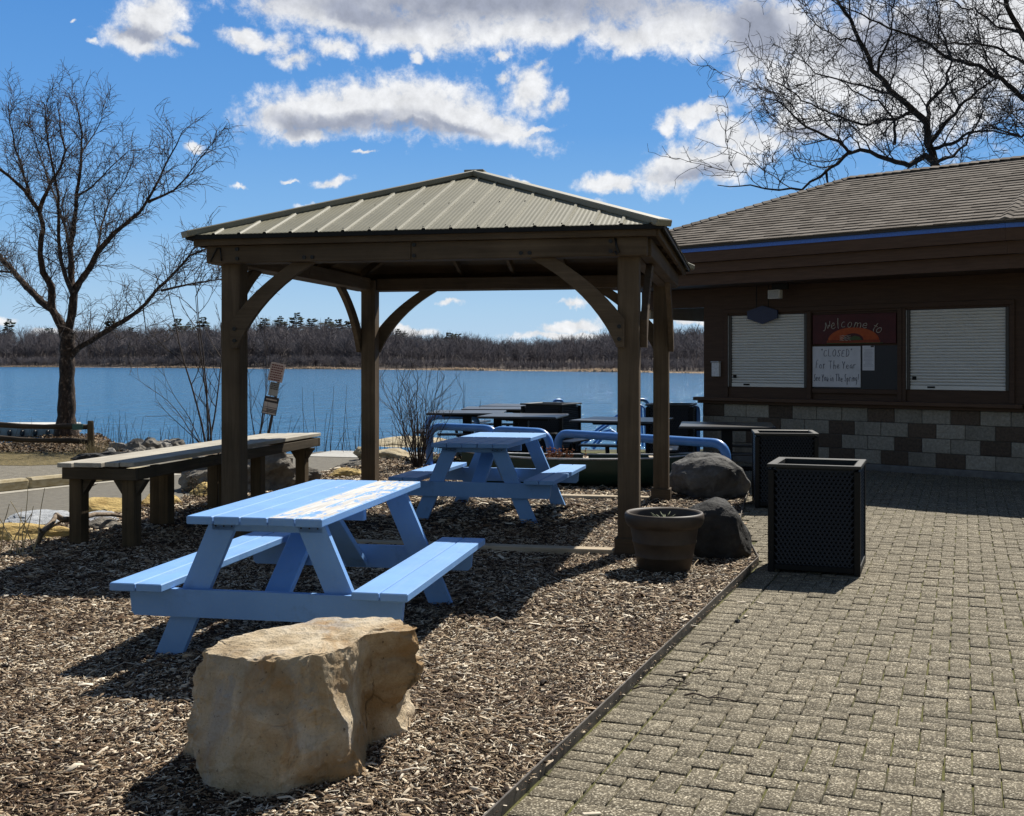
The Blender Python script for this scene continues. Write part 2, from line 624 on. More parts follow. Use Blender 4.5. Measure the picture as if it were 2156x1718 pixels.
def ground():
    xs = np.concatenate([np.linspace(-150, -22, 17), np.arange(-20, 20.1, 0.4), np.linspace(22, 150, 17)])
    ys = np.concatenate([np.linspace(-80, -2, 12), np.arange(0, 30.1, 0.4), np.linspace(31, 40, 4)])
    X, Y = np.meshgrid(xs, ys)
    t = np.clip((Y - (shore(X) - 1.3)) / 2.6, 0, 1)
    Z = -0.03 - 1.25 * (t * t * (3 - 2 * t))
    Z = Z + np.where((Y > 16) & (X < -5), 0.05 * np.sin(X * 1.7) * np.sin(Y * 2.1) * np.clip(t * 4, 0, 1), 0)
    V = np.stack([X, Y, Z], -1).reshape(-1, 3)
    nx = len(xs)
    i, j = np.meshgrid(np.arange(len(ys) - 1), np.arange(nx - 1), indexing='ij')
    a = (i * nx + j).ravel()
    Fq = np.stack([a, a + 1, a + nx + 1, a + nx], -1)
    m = M_noise('soil', [(0.25, (0.045, 0.034, 0.022)), (0.5, (0.11, 0.085, 0.055)), (0.75, (0.20, 0.155, 0.10))], scale=3.5, rough=0.95, bs=0.8, bd=0.05, fine=30)
    tag(np_mesh('ground', V, [Fq], m, smooth=True), kind='structure')


ground()


def sheet(name, pts, z, mat, label=None):
    me = bpy.data.meshes.new(name)
    me.from_pydata([(x, y, z) for x, y in pts], [], [tuple(range(len(pts)))])
    me.materials.append(mat)
    me.update()
    if me.polygons[0].normal.z < 0:
        me.flip_normals()
    o = bpy.data.objects.new(name, me)
    COL.objects.link(o)
    return tag(o, label=label, kind='structure')


def water_mat():
    m, nt, b = new_mat('lake_water')
    b.inputs['Base Color'].default_value = (0.032, 0.150, 0.30, 1)
    b.inputs['Roughness'].default_value = 0.10
    b.inputs['IOR'].default_value = 1.33
    n1 = tex(nt, coords(nt, (1.0, 1.5, 1)), 1.3, 5, 0.6, 0.5)
    n2 = tex(nt, coords(nt, (0.45, 0.30, 1)), 1.0, 4, 0.6, 0.6)
    h = math_node(nt, 'MULTIPLY_ADD', n2, 2.6, n1)
    bump(nt, b, h, 0.62, 0.30)
    return m


sheet('lake', [(-1500, 14), (1500, 14), (1500, 1500), (-1500, 1500)], LAKE_Z, water_mat())

# planting bed outline; its right side follows the steel edging
EDGE = [(-0.80, 2.0), (0.07, 4.2), (0.70, 5.79), (1.30, 7.30), (1.91, 8.84), (2.02, 9.7), (2.22, 11.1), (2.55, 12.5), (2.78, 13.4)]
BED = EDGE + [(2.45, 13.6), (0.65, 15.6), (-1.4, 17.4), (-2.3, 18.6), (-2.5, 16.8), (-3.2, 14.6), (-3.95, 12.6), (-4.55, 10.4), (-5.6, 8.0), (-6.5, 2.0)]


def inside(poly, X, Y):
    r = np.zeros(X.shape, bool)
    n = len(poly)
    for i in range(n):
        x0, y0 = poly[i]
        x1, y1 = poly[(i + 1) % n]
        c = (y0 > Y) != (y1 > Y)
        xi = (x1 - x0) * (Y - y0) / (y1 - y0 + 1e-12) + x0
        r ^= c & (X < xi)
    return r


bedmat = M_noise('mulch_base', [(0.3, (0.012, 0.009, 0.006)), (0.55, (0.035, 0.026, 0.018)), (0.8, (0.10, 0.075, 0.05))], scale=45, rough=1.0, bs=0.9, bd=0.03, fine=160)
sheet('mulch_bed', BED, -0.004, bedmat)


def chip_mesh():
    def zone(n, ymin, ymax, L, W):
        Y = np.sqrt(rng.uniform(ymin ** 2, ymax ** 2, n))
        X = rng.uniform(-0.56, 0.46, n) * Y - 0.3
        k = inside(BED, X, Y)
        X, Y = X[k], Y[k]
        n = len(X)
        return X, Y, np.exp(rng.normal(math.log(L), 0.45, n)), np.exp(rng.normal(math.log(W), 0.35, n))
    Z_ = [zone(185000, 2.6, 6.5, 0.023, 0.0050), zone(190000, 6.5, 10.5, 0.028, 0.0062), zone(120000, 10.5, 18.5, 0.042, 0.0095)]
    X, Y, L, W = [np.concatenate([z[i] for z in Z_]) for i in range(4)]
    big = rng.random(len(X)) < 0.03
    L = np.where(big, L * 1.9, L)
    W = np.where(big, W * 2.2, W)
    n = len(X)
    a = rng.uniform(0, 2 * math.pi, n)
    # chips lie loosely in drifts: neighbours share a direction
    a = np.where(rng.random(n) < 0.5, 0.9 * np.sin(X * 3.1 + Y * 1.3) + rng.normal(0, 0.6, n), a)
    tl = rng.normal(0, 0.20, n)
    rl = rng.normal(0, 0.5, n)
    u = np.stack([np.cos(a) * np.cos(tl), np.sin(a) * np.cos(tl), np.sin(tl)], -1)
    w0 = np.stack([-np.sin(a), np.cos(a), np.zeros(n)], -1)
    up = np.cross(u, w0)
    w = w0 * np.cos(rl)[:, None] + up * np.sin(rl)[:, None]
    up = np.cross(u, w)
    hump = 0.012 * np.sin(X * 2.3 + 1) * np.sin(Y * 1.9)
    c = np.stack([X, Y, rng.uniform(0.0, 0.022, n) + hump + 0.004], -1)
    th = W * rng.uniform(0.25, 0.6, n)
    bend = rng.normal(0, 0.10, n) * L
    e0, e1 = rng.uniform(0.2, 1.0, n), rng.uniform(0.2, 1.0, n)

    def P(s, q, h):
        return c + u * (L * s)[:, None] + w * (W * q)[:, None] + up * (th * h + bend * (4 * s * s - 1))[:, None]
    o = np.ones(n)
    V = np.stack([P(-0.5 * o, -e0 * 0.5, 0 * o), P(-0.5 * o, e0 * 0.5, 0 * o), P(0 * o, -0.5 * o, 0 * o), P(0 * o, 0.5 * o, 0 * o), P(0.5 * o, -e1 * 0.5, 0 * o), P(0.5 * o, e1 * 0.5, 0 * o),
                  P(-0.48 * o, 0 * o, o), P(0 * o, 0 * o, o), P(0.48 * o, 0 * o, o)], 1).reshape(-1, 3)
    b = (np.arange(n) * 9)[:, None]
    q = np.concatenate([b + np.array([k]) for k in ([0, 2, 7, 6], [2, 4, 8, 7], [3, 1, 6, 7], [5, 3, 7, 8])])
    t = np.concatenate([b + np.array([k]) for k in ([1, 0, 6], [4, 5, 8])])
    m, nt, bs = new_mat('wood_chips')
    r = island(nt)
    col = ramp(nt, r, [(0.0, (0.016, 0.009, 0.006)), (0.28, (0.060, 0.035, 0.020)), (0.48, (0.165, 0.105, 0.06)), (0.65, (0.33, 0.24, 0.15)), (0.82, (0.60, 0.50, 0.36)), (1.0, (0.80, 0.73, 0.60))])
    # broad patches of rustier and greyer mulch
    pt = tex(nt, coords(nt), 0.9, 4, 0.6)
    col = mix(nt, ramp(nt, pt, [(0.5, (0, 0, 0)), (0.68, (1, 1, 1))]), col, mix(nt, 0.55, col, (0.30, 0.17, 0.06), 'MULTIPLY'))
    p2 = tex(nt, coords(nt), 2.6, 5, 0.65, 0.5)
    col = mix(nt, ramp(nt, p2, [(0.48, (0, 0, 0)), (0.66, (0.7, 0.7, 0.7))]), col, mix(nt, 0.8, col, (0.42, 0.34, 0.28), 'MULTIPLY'))
    hv = N(nt, 'ShaderNodeHueSaturation', Saturation=1.0)
    nt.links.new(col, hv.inputs['Color'])
    nt.links.new(hv.outputs[0], bs.inputs['Base Color'])
    bs.inputs['Roughness'].default_value = 0.8
    bs.inputs['Specular IOR Level'].default_value = 0.25
    o = np_mesh('wood_chip_mulch', V, [q, t], m)
    tag(o, 'loose brown and tan wood chips covering the bed around the tables', 'mulch', kind='stuff')


chip_mesh()


def edging():
    mb = MB()
    for (x0, y0), (x1, y1) in zip(EDGE[:-1], EDGE[1:]):
        mb.bar((x0, y0, 0.012), (x1, y1, 0.012), 0.008, 0.075, c=0.002)
    o = mb.build('steel_edging', M_noise('edging_steel', [(0.3, (0.05, 0.045, 0.04)), (0.7, (0.16, 0.14, 0.12))], scale=12, rough=0.6, metal=0.4, bs=0.2))
    tag(o, 'thin dark metal edging strip between the wood chips and the pavers', 'edging')


edging()

# building frame, needed for where the paving stops
BX, BY, BR = 3.09, 18.5, R(-43.0)
bu, bm = Vector((math.cos(BR), math.sin(BR), 0)), Vector((-math.sin(BR), math.cos(BR), 0))


def pavers():
    e = np.array([0.3685, 0.9296])
    r = np.array([0.9296, -0.3685])
    o0 = np.array([0.07, 4.2])
    cell = 0.1
    sx, sy = 0.0036, 0.0034
    out = []
    for q in range(2, 135):
        for s in range(-26, 190):
            k = (q - s) % 4
            if k == 0:
                out.append((q + 1.0, s + 0.5, 1.0, 0.5))
            elif k == 3:
                out.append((q + 0.5, s + 1.0, 0.5, 1.0))
    for s in range(-26, 48):
        out.append((0.85 + 0.15, s + 0.5, 0.93, 0.5))
        if (2 - s) % 4 == 1:
            out.append((2.5, s + 0.5, 0.5, 0.5))
    for q in range(-25, 2):
        for s in range(48, 190):
            k = (q - s) % 4
            if k == 0:
                out.append((q + 1.0, s + 0.5, 1.0, 0.5))
            elif k == 3:
                out.append((q + 0.5, s + 1.0, 0.5, 1.0))
    A = np.array(out)
    ctr = o0 + (A[:, :1] * cell) * r + (A[:, 1:2] * cell) * e + 0.012 * r
    X, Y = ctr[:, 0], ctr[:, 1]
    ly = (X - BX) * bm.x + (Y - BY) * bm.y
    lx = (X - BX) * bu.x + (Y - BY) * bu.y
    keep = ~inside(BED, X, Y) & (np.abs(X) < 0.56 * Y + 0.8) & (Y > 2.2) & (Y < 20.3) & ~((ly > -0.05) & (lx > -0.3))
    keep &= (Y < 13.0) | (X > 1.0)
    A, ctr = A[keep], ctr[keep]
    n = len(A)
    hx, hy = A[:, 2] * cell - sx, A[:, 3] * cell - sy
    rot = rng.normal(0, 0.007, n)
    ctr = ctr + rng.normal(0, 0.0012, (n, 2))
    ca, sa = np.cos(rot), np.sin(rot)
    ax = r[None] * ca[:, None] + e[None] * sa[:, None]
    ay = -r[None] * sa[:, None] + e[None] * ca[:, None]
    zt = rng.normal(0, 0.0015, n)
    tx, ty = rng.normal(0, 0.010, n), rng.normal(0, 0.010, n)
    sag = 0.003 * np.sin(ctr[:, 0] * 1.3) * np.sin(ctr[:, 1] * 1.1 + 1)
    V = []
    for (ins, z) in ((0.0, -0.03), (0.0, -0.0024), (0.0022, 0.0)):
        for (i, j) in ((-1, -1), (1, -1), (1, 1), (-1, 1)):
            dx, dy = i * (hx - ins), j * (hy - ins)
            p = ctr + ax * dx[:, None] + ay * dy[:, None]
            V.append(np.concatenate([p, (z + zt + sag + tx * dx + ty * dy)[:, None]], 1))
    V = np.stack(V, 1).reshape(-1, 3)
    b = (np.arange(n) * 12)[:, None]
    fs = [b + np.array([[8, 9, 10, 11]])]
    for l in (0, 4):
        for k in range(4):
            fs.append(b + np.array([[l + k, l + (k + 1) % 4, l + 4 + (k + 1) % 4, l + 4 + k]]))
    m, nt, bs = new_mat('paver_concrete')
    v = coords(nt)
    sp = N(nt, 'ShaderNodeTexVoronoi', Scale=185.0)
    nt.links.new(v, sp.inputs['Vector'])
    sh = nt.nodes.new('ShaderNodeSeparateColor')
    nt.links.new(sp.outputs['Color'], sh.inputs[0])
    ag = ramp(nt, sh.outputs[0], [(0.0, (0.058, 0.047, 0.030)), (0.45, (0.106, 0.089, 0.060)), (0.7, (0.165, 0.141, 0.097)), (0.88, (0.36, 0.315, 0.225)), (1.0, (0.58, 0.52, 0.40))])
    k = math_node(nt, 'MULTIPLY_ADD', island(nt), 0.22, 0.89)
    hv = N(nt, 'ShaderNodeHueSaturation')
    nt.links.new(ag, hv.inputs['Color'])
    nt.links.new(k, hv.inputs['Value'])
    big = tex(nt, v, 1.1, 5, 0.6)
    c = mix(nt, ramp(nt, big, [(0.42, (0, 0, 0)), (0.7, (0.4, 0.4, 0.4))]), hv.outputs[0], (0.105, 0.09, 0.062))
    st_ = tex(nt, v, 3.4, 7, 0.7, 0.6)
    c = mix(nt, ramp(nt, st_, [(0.56, (0, 0, 0)), (0.72, (0.45, 0.45, 0.45))]), c, (0.075, 0.062, 0.042))
    nt.links.new(c, bs.inputs['Base Color'])
    bs.inputs['Roughness'].default_value = 0.9
    bs.inputs['Specular IOR Level'].default_value = 0.25
    bump(nt, bs, sh.outputs[0], 0.5, 0.003)
    tag(np_mesh('pavement', V, fs, m), kind='structure')
    mj, nt, bj = new_mat('joint_sand')
    v = coords(nt)
    f = tex(nt, v, 6, 6, 0.7)
    f2 = tex(nt, v, 1.2, 4, 0.6)
    c = ramp(nt, math_node(nt, 'MULTIPLY_ADD', f2, 0.6, math_node(nt, 'MULTIPLY', f, 0.45)), [(0.36, (0.012, 0.010, 0.008)), (0.45, (0.035, 0.032, 0.014)), (0.56, (0.085, 0.085, 0.018)), (0.72, (0.12, 0.10, 0.035))])
    nt.links.new(c, bj.inputs['Base Color'])
    bj.inputs['Roughness'].default_value = 1.0
    P = EDGE + [(2.45, 13.6), (0.65, 15.6), (-1.4, 17.4), (-1.2, 20.4), (6, 20.8), (22, 21), (22, 1.5), (-0.9, 1.5)]
    sheet('pavement_base', P, -0.0125, mj)
    # moss and sand lying in the wider joints
    return


pavers()

# road with kerb, verge, lakeside path on the left
asph = M_noise('asphalt', [(0.3, (0.085, 0.078, 0.062)), (0.5, (0.14, 0.128, 0.104)), (0.7, (0.20, 0.185, 0.15))], scale=9, rough=0.95, bs=0.5, bd=0.01, detail=13, nrough=0.85)
path_m = M_noise('gravel_path', [(0.3, (0.09, 0.08, 0.06)), (0.5, (0.17, 0.153, 0.12)), (0.7, (0.27, 0.245, 0.195))], scale=7, detail=13, nrough=0.85, rough=0.95, bs=0.6, bd=0.02, fine=140)
grass_m = M_noise('dry_lawn', [(0.32, (0.04, 0.04, 0.012)), (0.5, (0.15, 0.115, 0.045)), (0.7, (0.27, 0.205, 0.10))], scale=16, rough=0.95, bs=0.9, bd=0.04, fine=60)
sheet('road', [(-22, -3), (-5.0, 2), (-5.0, 8.0), (-4.3, 10.4), (-3.7, 12.6), (-2.95, 14.6), (-2.3, 16.8), (-1.6, 19.6), (-3.4, 20.2), (-4.6, 16.0), (-5.75, 14.2), (-6.9, 12.2), (-22, -9)], -0.018, asph)
sheet('gutter', [(-6.9, 12.2), (-5.75, 14.2), (-4.6, 16.0), (-4.85, 16.2), (-6.0, 14.4), (-7.15, 12.4), (-22, -8), (-22, -9)], -0.014, M_noise('gutter_concrete', [(0.3, (0.30, 0.28, 0.23)), (0.7, (0.42, 0.39, 0.33))], scale=20, rough=0.9, bs=0.3))
sheet('path', [(-6.55, 14.3), (-5.6, 15.6), (-4.6, 16.5), (-3.5, 19.6), (-5.2, 18.5), (-7.3, 17.3), (-16, 18.2), (-16, 12.6), (-9, 13.2)], -0.012, path_m)
sheet('lawn', [(-30, 17.5), (-16, 18.2), (-7.3, 17.3), (-5.2, 18.5), (-5.4, 19.6), (-7.0, 19.9), (-16, 20.4), (-30, 20.4)], -0.008, grass_m)
sheet('lake_ramp', [(-3.5, 19.1), (-1.4, 18.5), (-1.3, 19.9), (-3.2, 20.3)], -0.010, M_noise('ramp_concrete', [(0.3, (0.34, 0.33, 0.30)), (0.7, (0.46, 0.45, 0.42))], scale=18, rough=0.9))


def kerb():
    mb = MB()
    pts = [(-20.5, -6.5), (-7.15, 12.45), (-6.62, 13.3), (-6.05, 14.2), (-5.45, 15.1), (-5.0, 15.8)]
    for (a, b_) in zip(pts[:-1], pts[1:]):
        d = (Vector(b_) - Vector(a))
        d.normalize()
        mb.bar((a[0] + d.x * 0.004, a[1] + d.y * 0.004, 0.045), (b_[0] - d.x * 0.004, b_[1] - d.y * 0.004, 0.045), 0.17, 0.15, c=0.03)
    tag(mb.build('kerb', M_noise('kerb_concrete', [(0.3, (0.26, 0.20, 0.10)), (0.55, (0.40, 0.34, 0.22)), (0.8, (0.48, 0.44, 0.35))], scale=9, rough=0.9, bs=0.4, stretch=(1, 1, 3))), kind='structure')


kerb()


# ------------------------------------------------------------------ gazebo
def gazebo():
    ph = 0.2006
    g = empty('gazebo', (-0.3641, 11.3137, 0), -ph)
    tag(g, 'brown timber gazebo with a pale ribbed metal hip roof sheltering a blue table', 'gazebo')
    a, b, w, Hb, Ht, La, bf = 1.791, 1.911, 0.1705, 2.395, 2.544, 1.865, 2.038
    ea, eb, He, Hp = 2.003, 2.135, 2.628, 3.412
    for sx in (-1, 1):
        for sy in (-1, 1):
            mb = MB()
            x0, x1 = sorted((sx * a, sx * (a - w)))
            y0, y1 = sorted((sy * b, sy * (b - w)))
            mb.cbox(x0, x1, y0, y1, 0, 2.52, 0.008)
            p = mb.build('post', timber_z, g)
            tb = MB()
            for (X0, X1, Y0, Y1) in ((x0 - 0.022, x1 + 0.022, y0 - 0.022, y0 - 0.001), (x0 - 0.022, x1 + 0.022, y1 + 0.001, y1 + 0.022), (x0 - 0.022, x0 - 0.001, y0, y1), (x1 + 0.001, x1 + 0.022, y0, y1)):
                tb.cbox(X0, X1, Y0, Y1, 0, 0.15, 0.005)
            tb.build('base_trim', timber_x, p)
    # beams: front and rear run over the side ones; the front one is spliced
    for sy in (-1, 1):
        y0, y1 = sorted((sy * bf, sy * (b + 0.002)))
        for (x0, x1) in ((-La, -0.06), (-0.057, La)):
            mb = MB()
            mb.cbox(x0, x1, y0, y1, Hb, Ht, 0.006)
            mb.build('beam', timber_x, g)
        inn = MB()
        inn.cbox(-(a - w - 0.002), a - w - 0.002, *sorted((sy * (b - 0.005), sy * (b - 0.12))), Hb + 0.004, Ht - 0.004, 0.006)
        inn.build('beam', timber_x, g)
    for sx in (-1, 1):
        mb = MB()
        x0, x1 = sorted((sx * (a + 0.002), sx * (a + 0.10)))
        mb.cbox(x0, x1, -b, b, Hb + 0.003, Ht - 0.003, 0.006)
        x0, x1 = sorted((sx * (a - 0.005), sx * (a - 0.12)))
        mb.cbox(x0, x1, -(b - w - 0.002), b - w - 0.002, Hb + 0.003, Ht - 0.003, 0.006)
        mb.build('beam', timber_y, g)

    def brace_poly():
        def bez(p0, p1, p2, n=10):
            return [((1 - t) ** 2 * p0[0] + 2 * t * (1 - t) * p1[0] + t * t * p2[0], (1 - t) ** 2 * p0[1] + 2 * t * (1 - t) * p1[1] + t * t * p2[1]) for t in [i / n for i in range(n + 1)]]
        # origin: inner face of post at beam underside; +u away from post, +v up
        low = bez((0.0, -0.72), (0.20, -0.27), (0.70, 0.0))
        up = bez((0.50, 0.0), (0.14, -0.22), (-0.06, -0.50))
        return low + up + [(-0.06, -0.72)]
    bp = brace_poly()
    for sx in (-1, 1):
        for sy in (-1, 1):
            # along the front or rear beam
            M = Matrix(((-sx, 0, 0, sx * (a - w)), (0, 0, sy, 0), (0, 1, 0, Hb - 0.001), (0, 0, 0, 1)))
            mb = MB()
            mb.prism(bp, b + 0.003, b + 0.055, M)
            br = mb.build('knee_brace', timber_x, g)
            for v in (-0.555, -0.655):
                bo = MB()
                c = M @ Vector((-0.02, v, b + 0.05))
                n = Vector((0, sy, 0))
                bo.tube([c, c + n * 0.016], 0.017, 12, smooth=False)
                bo.build('bolt', bolt_metal, br)
            # along the side beam
            M = Matrix(((0, 0, sx, 0), (-sy, 0, 0, sy * (b - w)), (0, 1, 0, Hb - 0.001), (0, 0, 0, 1)))
            mb = MB()
            mb.prism(bp, a + 0.003, a + 0.055, M)
            mb.build('knee_brace', timber_y, g)
    for sy in (-1, 1):
        for x, z in [(-1.52, 2.43), (-1.52, 2.51), (-0.03, 2.425), (-0.03, 2.515), (-0.98, 2.43), (-0.91, 2.43), (0.86, 2.43), (0.93, 2.43), (1.52, 2.43), (1.52, 2.51)]:
            if abs(x) == 1.52:
                x = x * 1.04
            bo = MB()
            bo.tube([(x, sy * (bf - 0.002), z), (x, sy * (bf + 0.014), z)], 0.016, 12, smooth=False)
            bo.build('bolt', bolt_metal, g)
    hk = MB()
    hk.tube([(-1.82, -bf - 0.012, 2.41), (-1.76, -bf - 0.014, 2.52), (-1.73, -bf - 0.014, 2.52), (-1.72, -bf - 0.012, 2.41)], 0.007, 6)
    hk.build('hook', bolt_metal, g)
    hk = MB()
    hk.tube([(1.62, -bf - 0.012, 2.53), (1.63, -bf - 0.016, 2.46), (1.65, -bf - 0.014, 2.42), (1.63, -bf - 0.012, 2.405), (1.615, -bf - 0.014, 2.43)], 0.009, 6)
    hk.build('hook', bolt_metal, g)
    # roof: four ribbed sheets
    roof_m = M_noise('roof_sheet', [(0.3, (0.178, 0.164, 0.106)), (0.7, (0.222, 0.206, 0.138))], scale=3, rough=0.5, spec=0.4, bs=0.05, metal=0.0)
    seam_pitch = 0.228
    for k in range(4):
        A_, B_ = (ea, eb) if k % 2 == 0 else (eb, ea)
        ang = k * math.pi / 2
        Rm = Matrix.Rotation(ang, 3, 'Z')
        nrm = Vector((0, -(Hp - He), B_)).normalized()
        ss = []
        n = int(A_ / seam_pitch) + 1
        for i in range(-n, n + 1):
            c = (i + 0.35) * seam_pitch
            for d, h in ((-0.019, 0), (-0.010, 0.013), (0.010, 0.013), (0.019, 0)):
                ss.append((c + d, h))
            for j in range(1, 21):
                s = c + 0.019 + (seam_pitch - 0.038) * j / 21
                ss.append((s, 0.0016 * (1 - math.cos(2 * math.pi * 5 * j / 21)) / 2))
        ss = [(s, h) for s, h in ss if -A_ + 0.004 < s < A_ - 0.004]
        ss = [(-A_ + 0.004, 0)] + ss + [(A_ - 0.004, 0)]
        mb = MB()
        vs = []
        for s, h in ss:
            t1 = max(0.0, 1 - abs(s) / A_)
            for t in (-0.006, t1):
                vs.append(Rm @ (Vector((s, -B_ * (1 - t), He + (Hp - He) * t)) + nrm * (h + 0.002)))
        fs = [(2 * i, 2 * i + 2, 2 * i + 3, 2 * i + 1) for i in range(len(ss) - 1)]
        mb.add(vs, fs)
        sh = mb.build('roof_sheet', roof_m, g)
        for i in range(-n, n + 1):
            s = (i + 0.35) * seam_pitch
            for t in (0.03, 0.42):
                if abs(s) < A_ * (1 - t) - 0.05:
                    p = Rm @ (Vector((s - 0.024, -B_ * (1 - t), He + (Hp - He) * t)) + nrm * 0.003)
                    q = Rm @ nrm
                    sc = MB()
                    sc.tube([p, p + q * 0.008], 0.0055, 6, smooth=False)
                    sc.build('screw', bolt_metal, sh)
        # boarded underside and drip edge
        mb = MB()
        dz = 0.055
        mb.add([Rm @ Vector((-A_ + 0.05, -B_ + 0.05, He - 0.02)), Rm @ Vector((A_ - 0.05, -B_ + 0.05, He - 0.02)), Rm @ Vector((0, 0, Hp - dz))], [(2, 1, 0)])
        mb.build('ceiling', timber_x if k % 2 == 0 else timber_y, g)
        de = MB()
        e0, e1 = Rm @ Vector((-A_, -B_, He - 0.018)), Rm @ Vector((A_, -B_, He - 0.018))
        de.bar(e0, e1, 0.012, 0.042, c=0.002)
        de.build('drip_edge', black_metal, g)
        de = MB()
        e0, e1 = Rm @ Vector((-A_ + 0.06, -B_ + 0.055, He - 0.05)), Rm @ Vector((A_ - 0.06, -B_ + 0.055, He - 0.05))
        de.bar(e0, e1, 0.035, 0.075, c=0.004)
        de.build('fascia_board', timber_x if k % 2 == 0 else timber_y, g)
        for s in (-0.62, 0.0, 0.62):
            rf = MB()
            t1 = 1 - abs(s) / A_ - 0.02
            zo = -0.085
            rf.bar(Rm @ Vector((s, -B_ + 0.12, He + zo + 0.02)), Rm @ Vector((s, -B_ * (1 - t1), He + (Hp - He) * t1 + zo)), 0.04, 0.07, c=0.004)
            rf.build('rafter', timber_y if k % 2 == 0 else timber_x, g)
        # hip cap and hip rafter on the corner at the right end of this sheet
        p0, p1 = Rm @ Vector((A_ + 0.01, -B_ - 0.01, He + 0.016)), Vector((0, 0, Hp + 0.034))
        d = (p1 - p0).normalized()
        cp = MB()
        cp.bar(p0 - Vector((0, 0, 0.012)), p1 - Vector((0, 0, 0.012)), 0.15, 0.055, c=0.008)
        cp.build('hip_cap', M_cap, g)
        rf = MB()
        rf.bar(p0 + d * 0.25 - Vector((0, 0, 0.11)), p1 - d * 0.1 - Vector((0, 0, 0.12)), 0.05, 0.09, c=0.004)
        rf.build('rafter', timber_x, g)
    cp = MB()
    cp.cbox(-0.10, 0.10, -0.07, 0.07, Hp + 0.022, Hp + 0.047, 0.006)
    cp.build('peak_cap', M_cap, g)
    # ground boards between the posts
    for sy, lab in ((-1, 'pale board lying in the wood chips along the front of the gazebo'), (1, 'pale board lying in the wood chips along the lake side of the gazebo')):
        mb = MB()
        mb.cbox(-(a - w - 0.03), a - w - 0.03, -0.065, 0.065, -0.01, 0.05, 0.006)
        o = mb.build('ground_board', pale_wood_x)
        y = sy * (b - w / 2)
        o.location = (g.location.x + math.sin(ph) * y, g.location.y + math.cos(ph) * y, 0)
        o.rotation_euler = (0, 0, -ph)
        tag(o, lab, 'board', 'boards on the ground between the gazebo posts')


M_cap = M_noise('hip_cap_metal', [(0.3, (0.20, 0.185, 0.13)), (0.7, (0.27, 0.25, 0.18))], scale=4, rough=0.5, bs=0.05)
gazebo()


# ------------------------------------------------------------------ picnic tables
def picnic_table(loc, rz, hw, hl, th, bo, bh, bw, bl, label, flaky):
    t = empty('picnic_table', (*loc, 0), rz)
    tag(t, label, 'picnic table', 'blue wooden picnic tables on the wood chips')
    T = 0.042
    n = 5
    pw = 2 * hw / n
    for i in range(n):
        mb = MB()
        mb.t = {3: 0.13, 4: 0.09, 2: -0.08}.get(i, -0.30) if flaky else -0.3
        x0 = -hw + i * pw
        mb.cbox(x0 + 0.003, x0 + pw - 0.003, -hl + 0.004 * (i % 2), hl - 0.005 * ((i + 1) % 2), th - T, th, 0.005)
        mb.build('top_board', paint_flaky if flaky else paint_blue, t)
    for sx in (-1, 1):
        mb = MB()
        for i in range(2):
            x0 = sx * (bo - bw / 2) - bw / 2 + i * bw / 2
            mb.cbox(x0 + 0.003, x0 + bw / 2 - 0.003, -bl, bl, bh - T, bh, 0.005)
        mb.build('bench_seat', paint_blue, t)
    for sy in (-1, 1):
        yl = sy * (hl - 0.19)
        # cleat under the top
        mb = MB()
        mb.cbox(-hw + 0.06, hw - 0.06, *sorted((yl + sy * 0.022, yl - sy * 0.02)), th - T - 0.055, th - T - 0.001, 0.004)
        mb.build('cleat', paint_blue, t)
        # seat bearer with clipped ends
        mb = MB()
        z0, z1 = bh - T - 0.145, bh - T - 0.001
        xo = bo - 0.055
        M = Matrix(((1, 0, 0, 0), (0, 0, 1, 0), (0, 1, 0, 0), (0, 0, 0, 1)))
        mb.prism([(-xo, z1), (-xo + 0.012, z0 + 0.02), (-xo + 0.03, z0), (xo - 0.03, z0), (xo - 0.012, z0 + 0.02), (xo, z1)], *sorted((yl + sy * 0.062, yl + sy * 0.024)), M)
        mb.build('bearer', paint_blue, t)
        for sx in (-1, 1):
            mb = MB()
            zt = th - T - 0.002
            xt, xb, wd = 0.235, 0.555, 0.152
            # leg board with level cut top and foot
            mb.prism([(sx * (xt - wd / 2), zt), (sx * (xt + wd / 2), zt), (sx * (xb + wd / 2), 0.0), (sx * (xb - wd / 2), 0.0)], *sorted((yl + sy * 0.022, yl - sy * 0.018)), M)
            lg = mb.build('leg', paint_blue, t)
            for dx in (-0.045, 0.0, 0.045):
                bt = MB()
                bt.tube([(sx * xt + dx, yl + sy * 0.021, zt - 0.028), (sx * xt + dx, yl + sy * 0.026, zt - 0.028)], 0.0042, 8, smooth=False)
                bt.build('bolt', bolt_metal, lg)
        mb = MB()
        # diagonal from the bearer up to the middle of the top
        p0 = Vector((0, yl - sy * 0.03, z0 + 0.03))
        p1 = Vector((0, sy * 0.10, th - T - 0.05))
        mb.bar(p0, p1, 0.14, 0.04, up=(0, sy, 0.2), c=0.004)
        mb.build('diagonal_brace', paint_blue, t)
    mb = MB()
    mb.cbox(-hw + 0.08, hw - 0.08, -0.02, 0.02, th - T - 0.09, th - T - 0.001, 0.004)
    mb.build('cleat', paint_blue, t)
    return t


picnic_table((-1.1281, 6.6454), -0.1877, 0.3654, 0.9298, 0.772, 0.802, 0.4135, 0.296, 0.913, 'blue picnic table with white flaking paint on its top, nearest the limestone boulder', True)
picnic_table((-0.20, 11.86), -0.235, 0.385, 0.91, 0.772, 0.83, 0.43, 0.30, 0.90, 'blue picnic table standing in the shade under the gazebo roof', False)


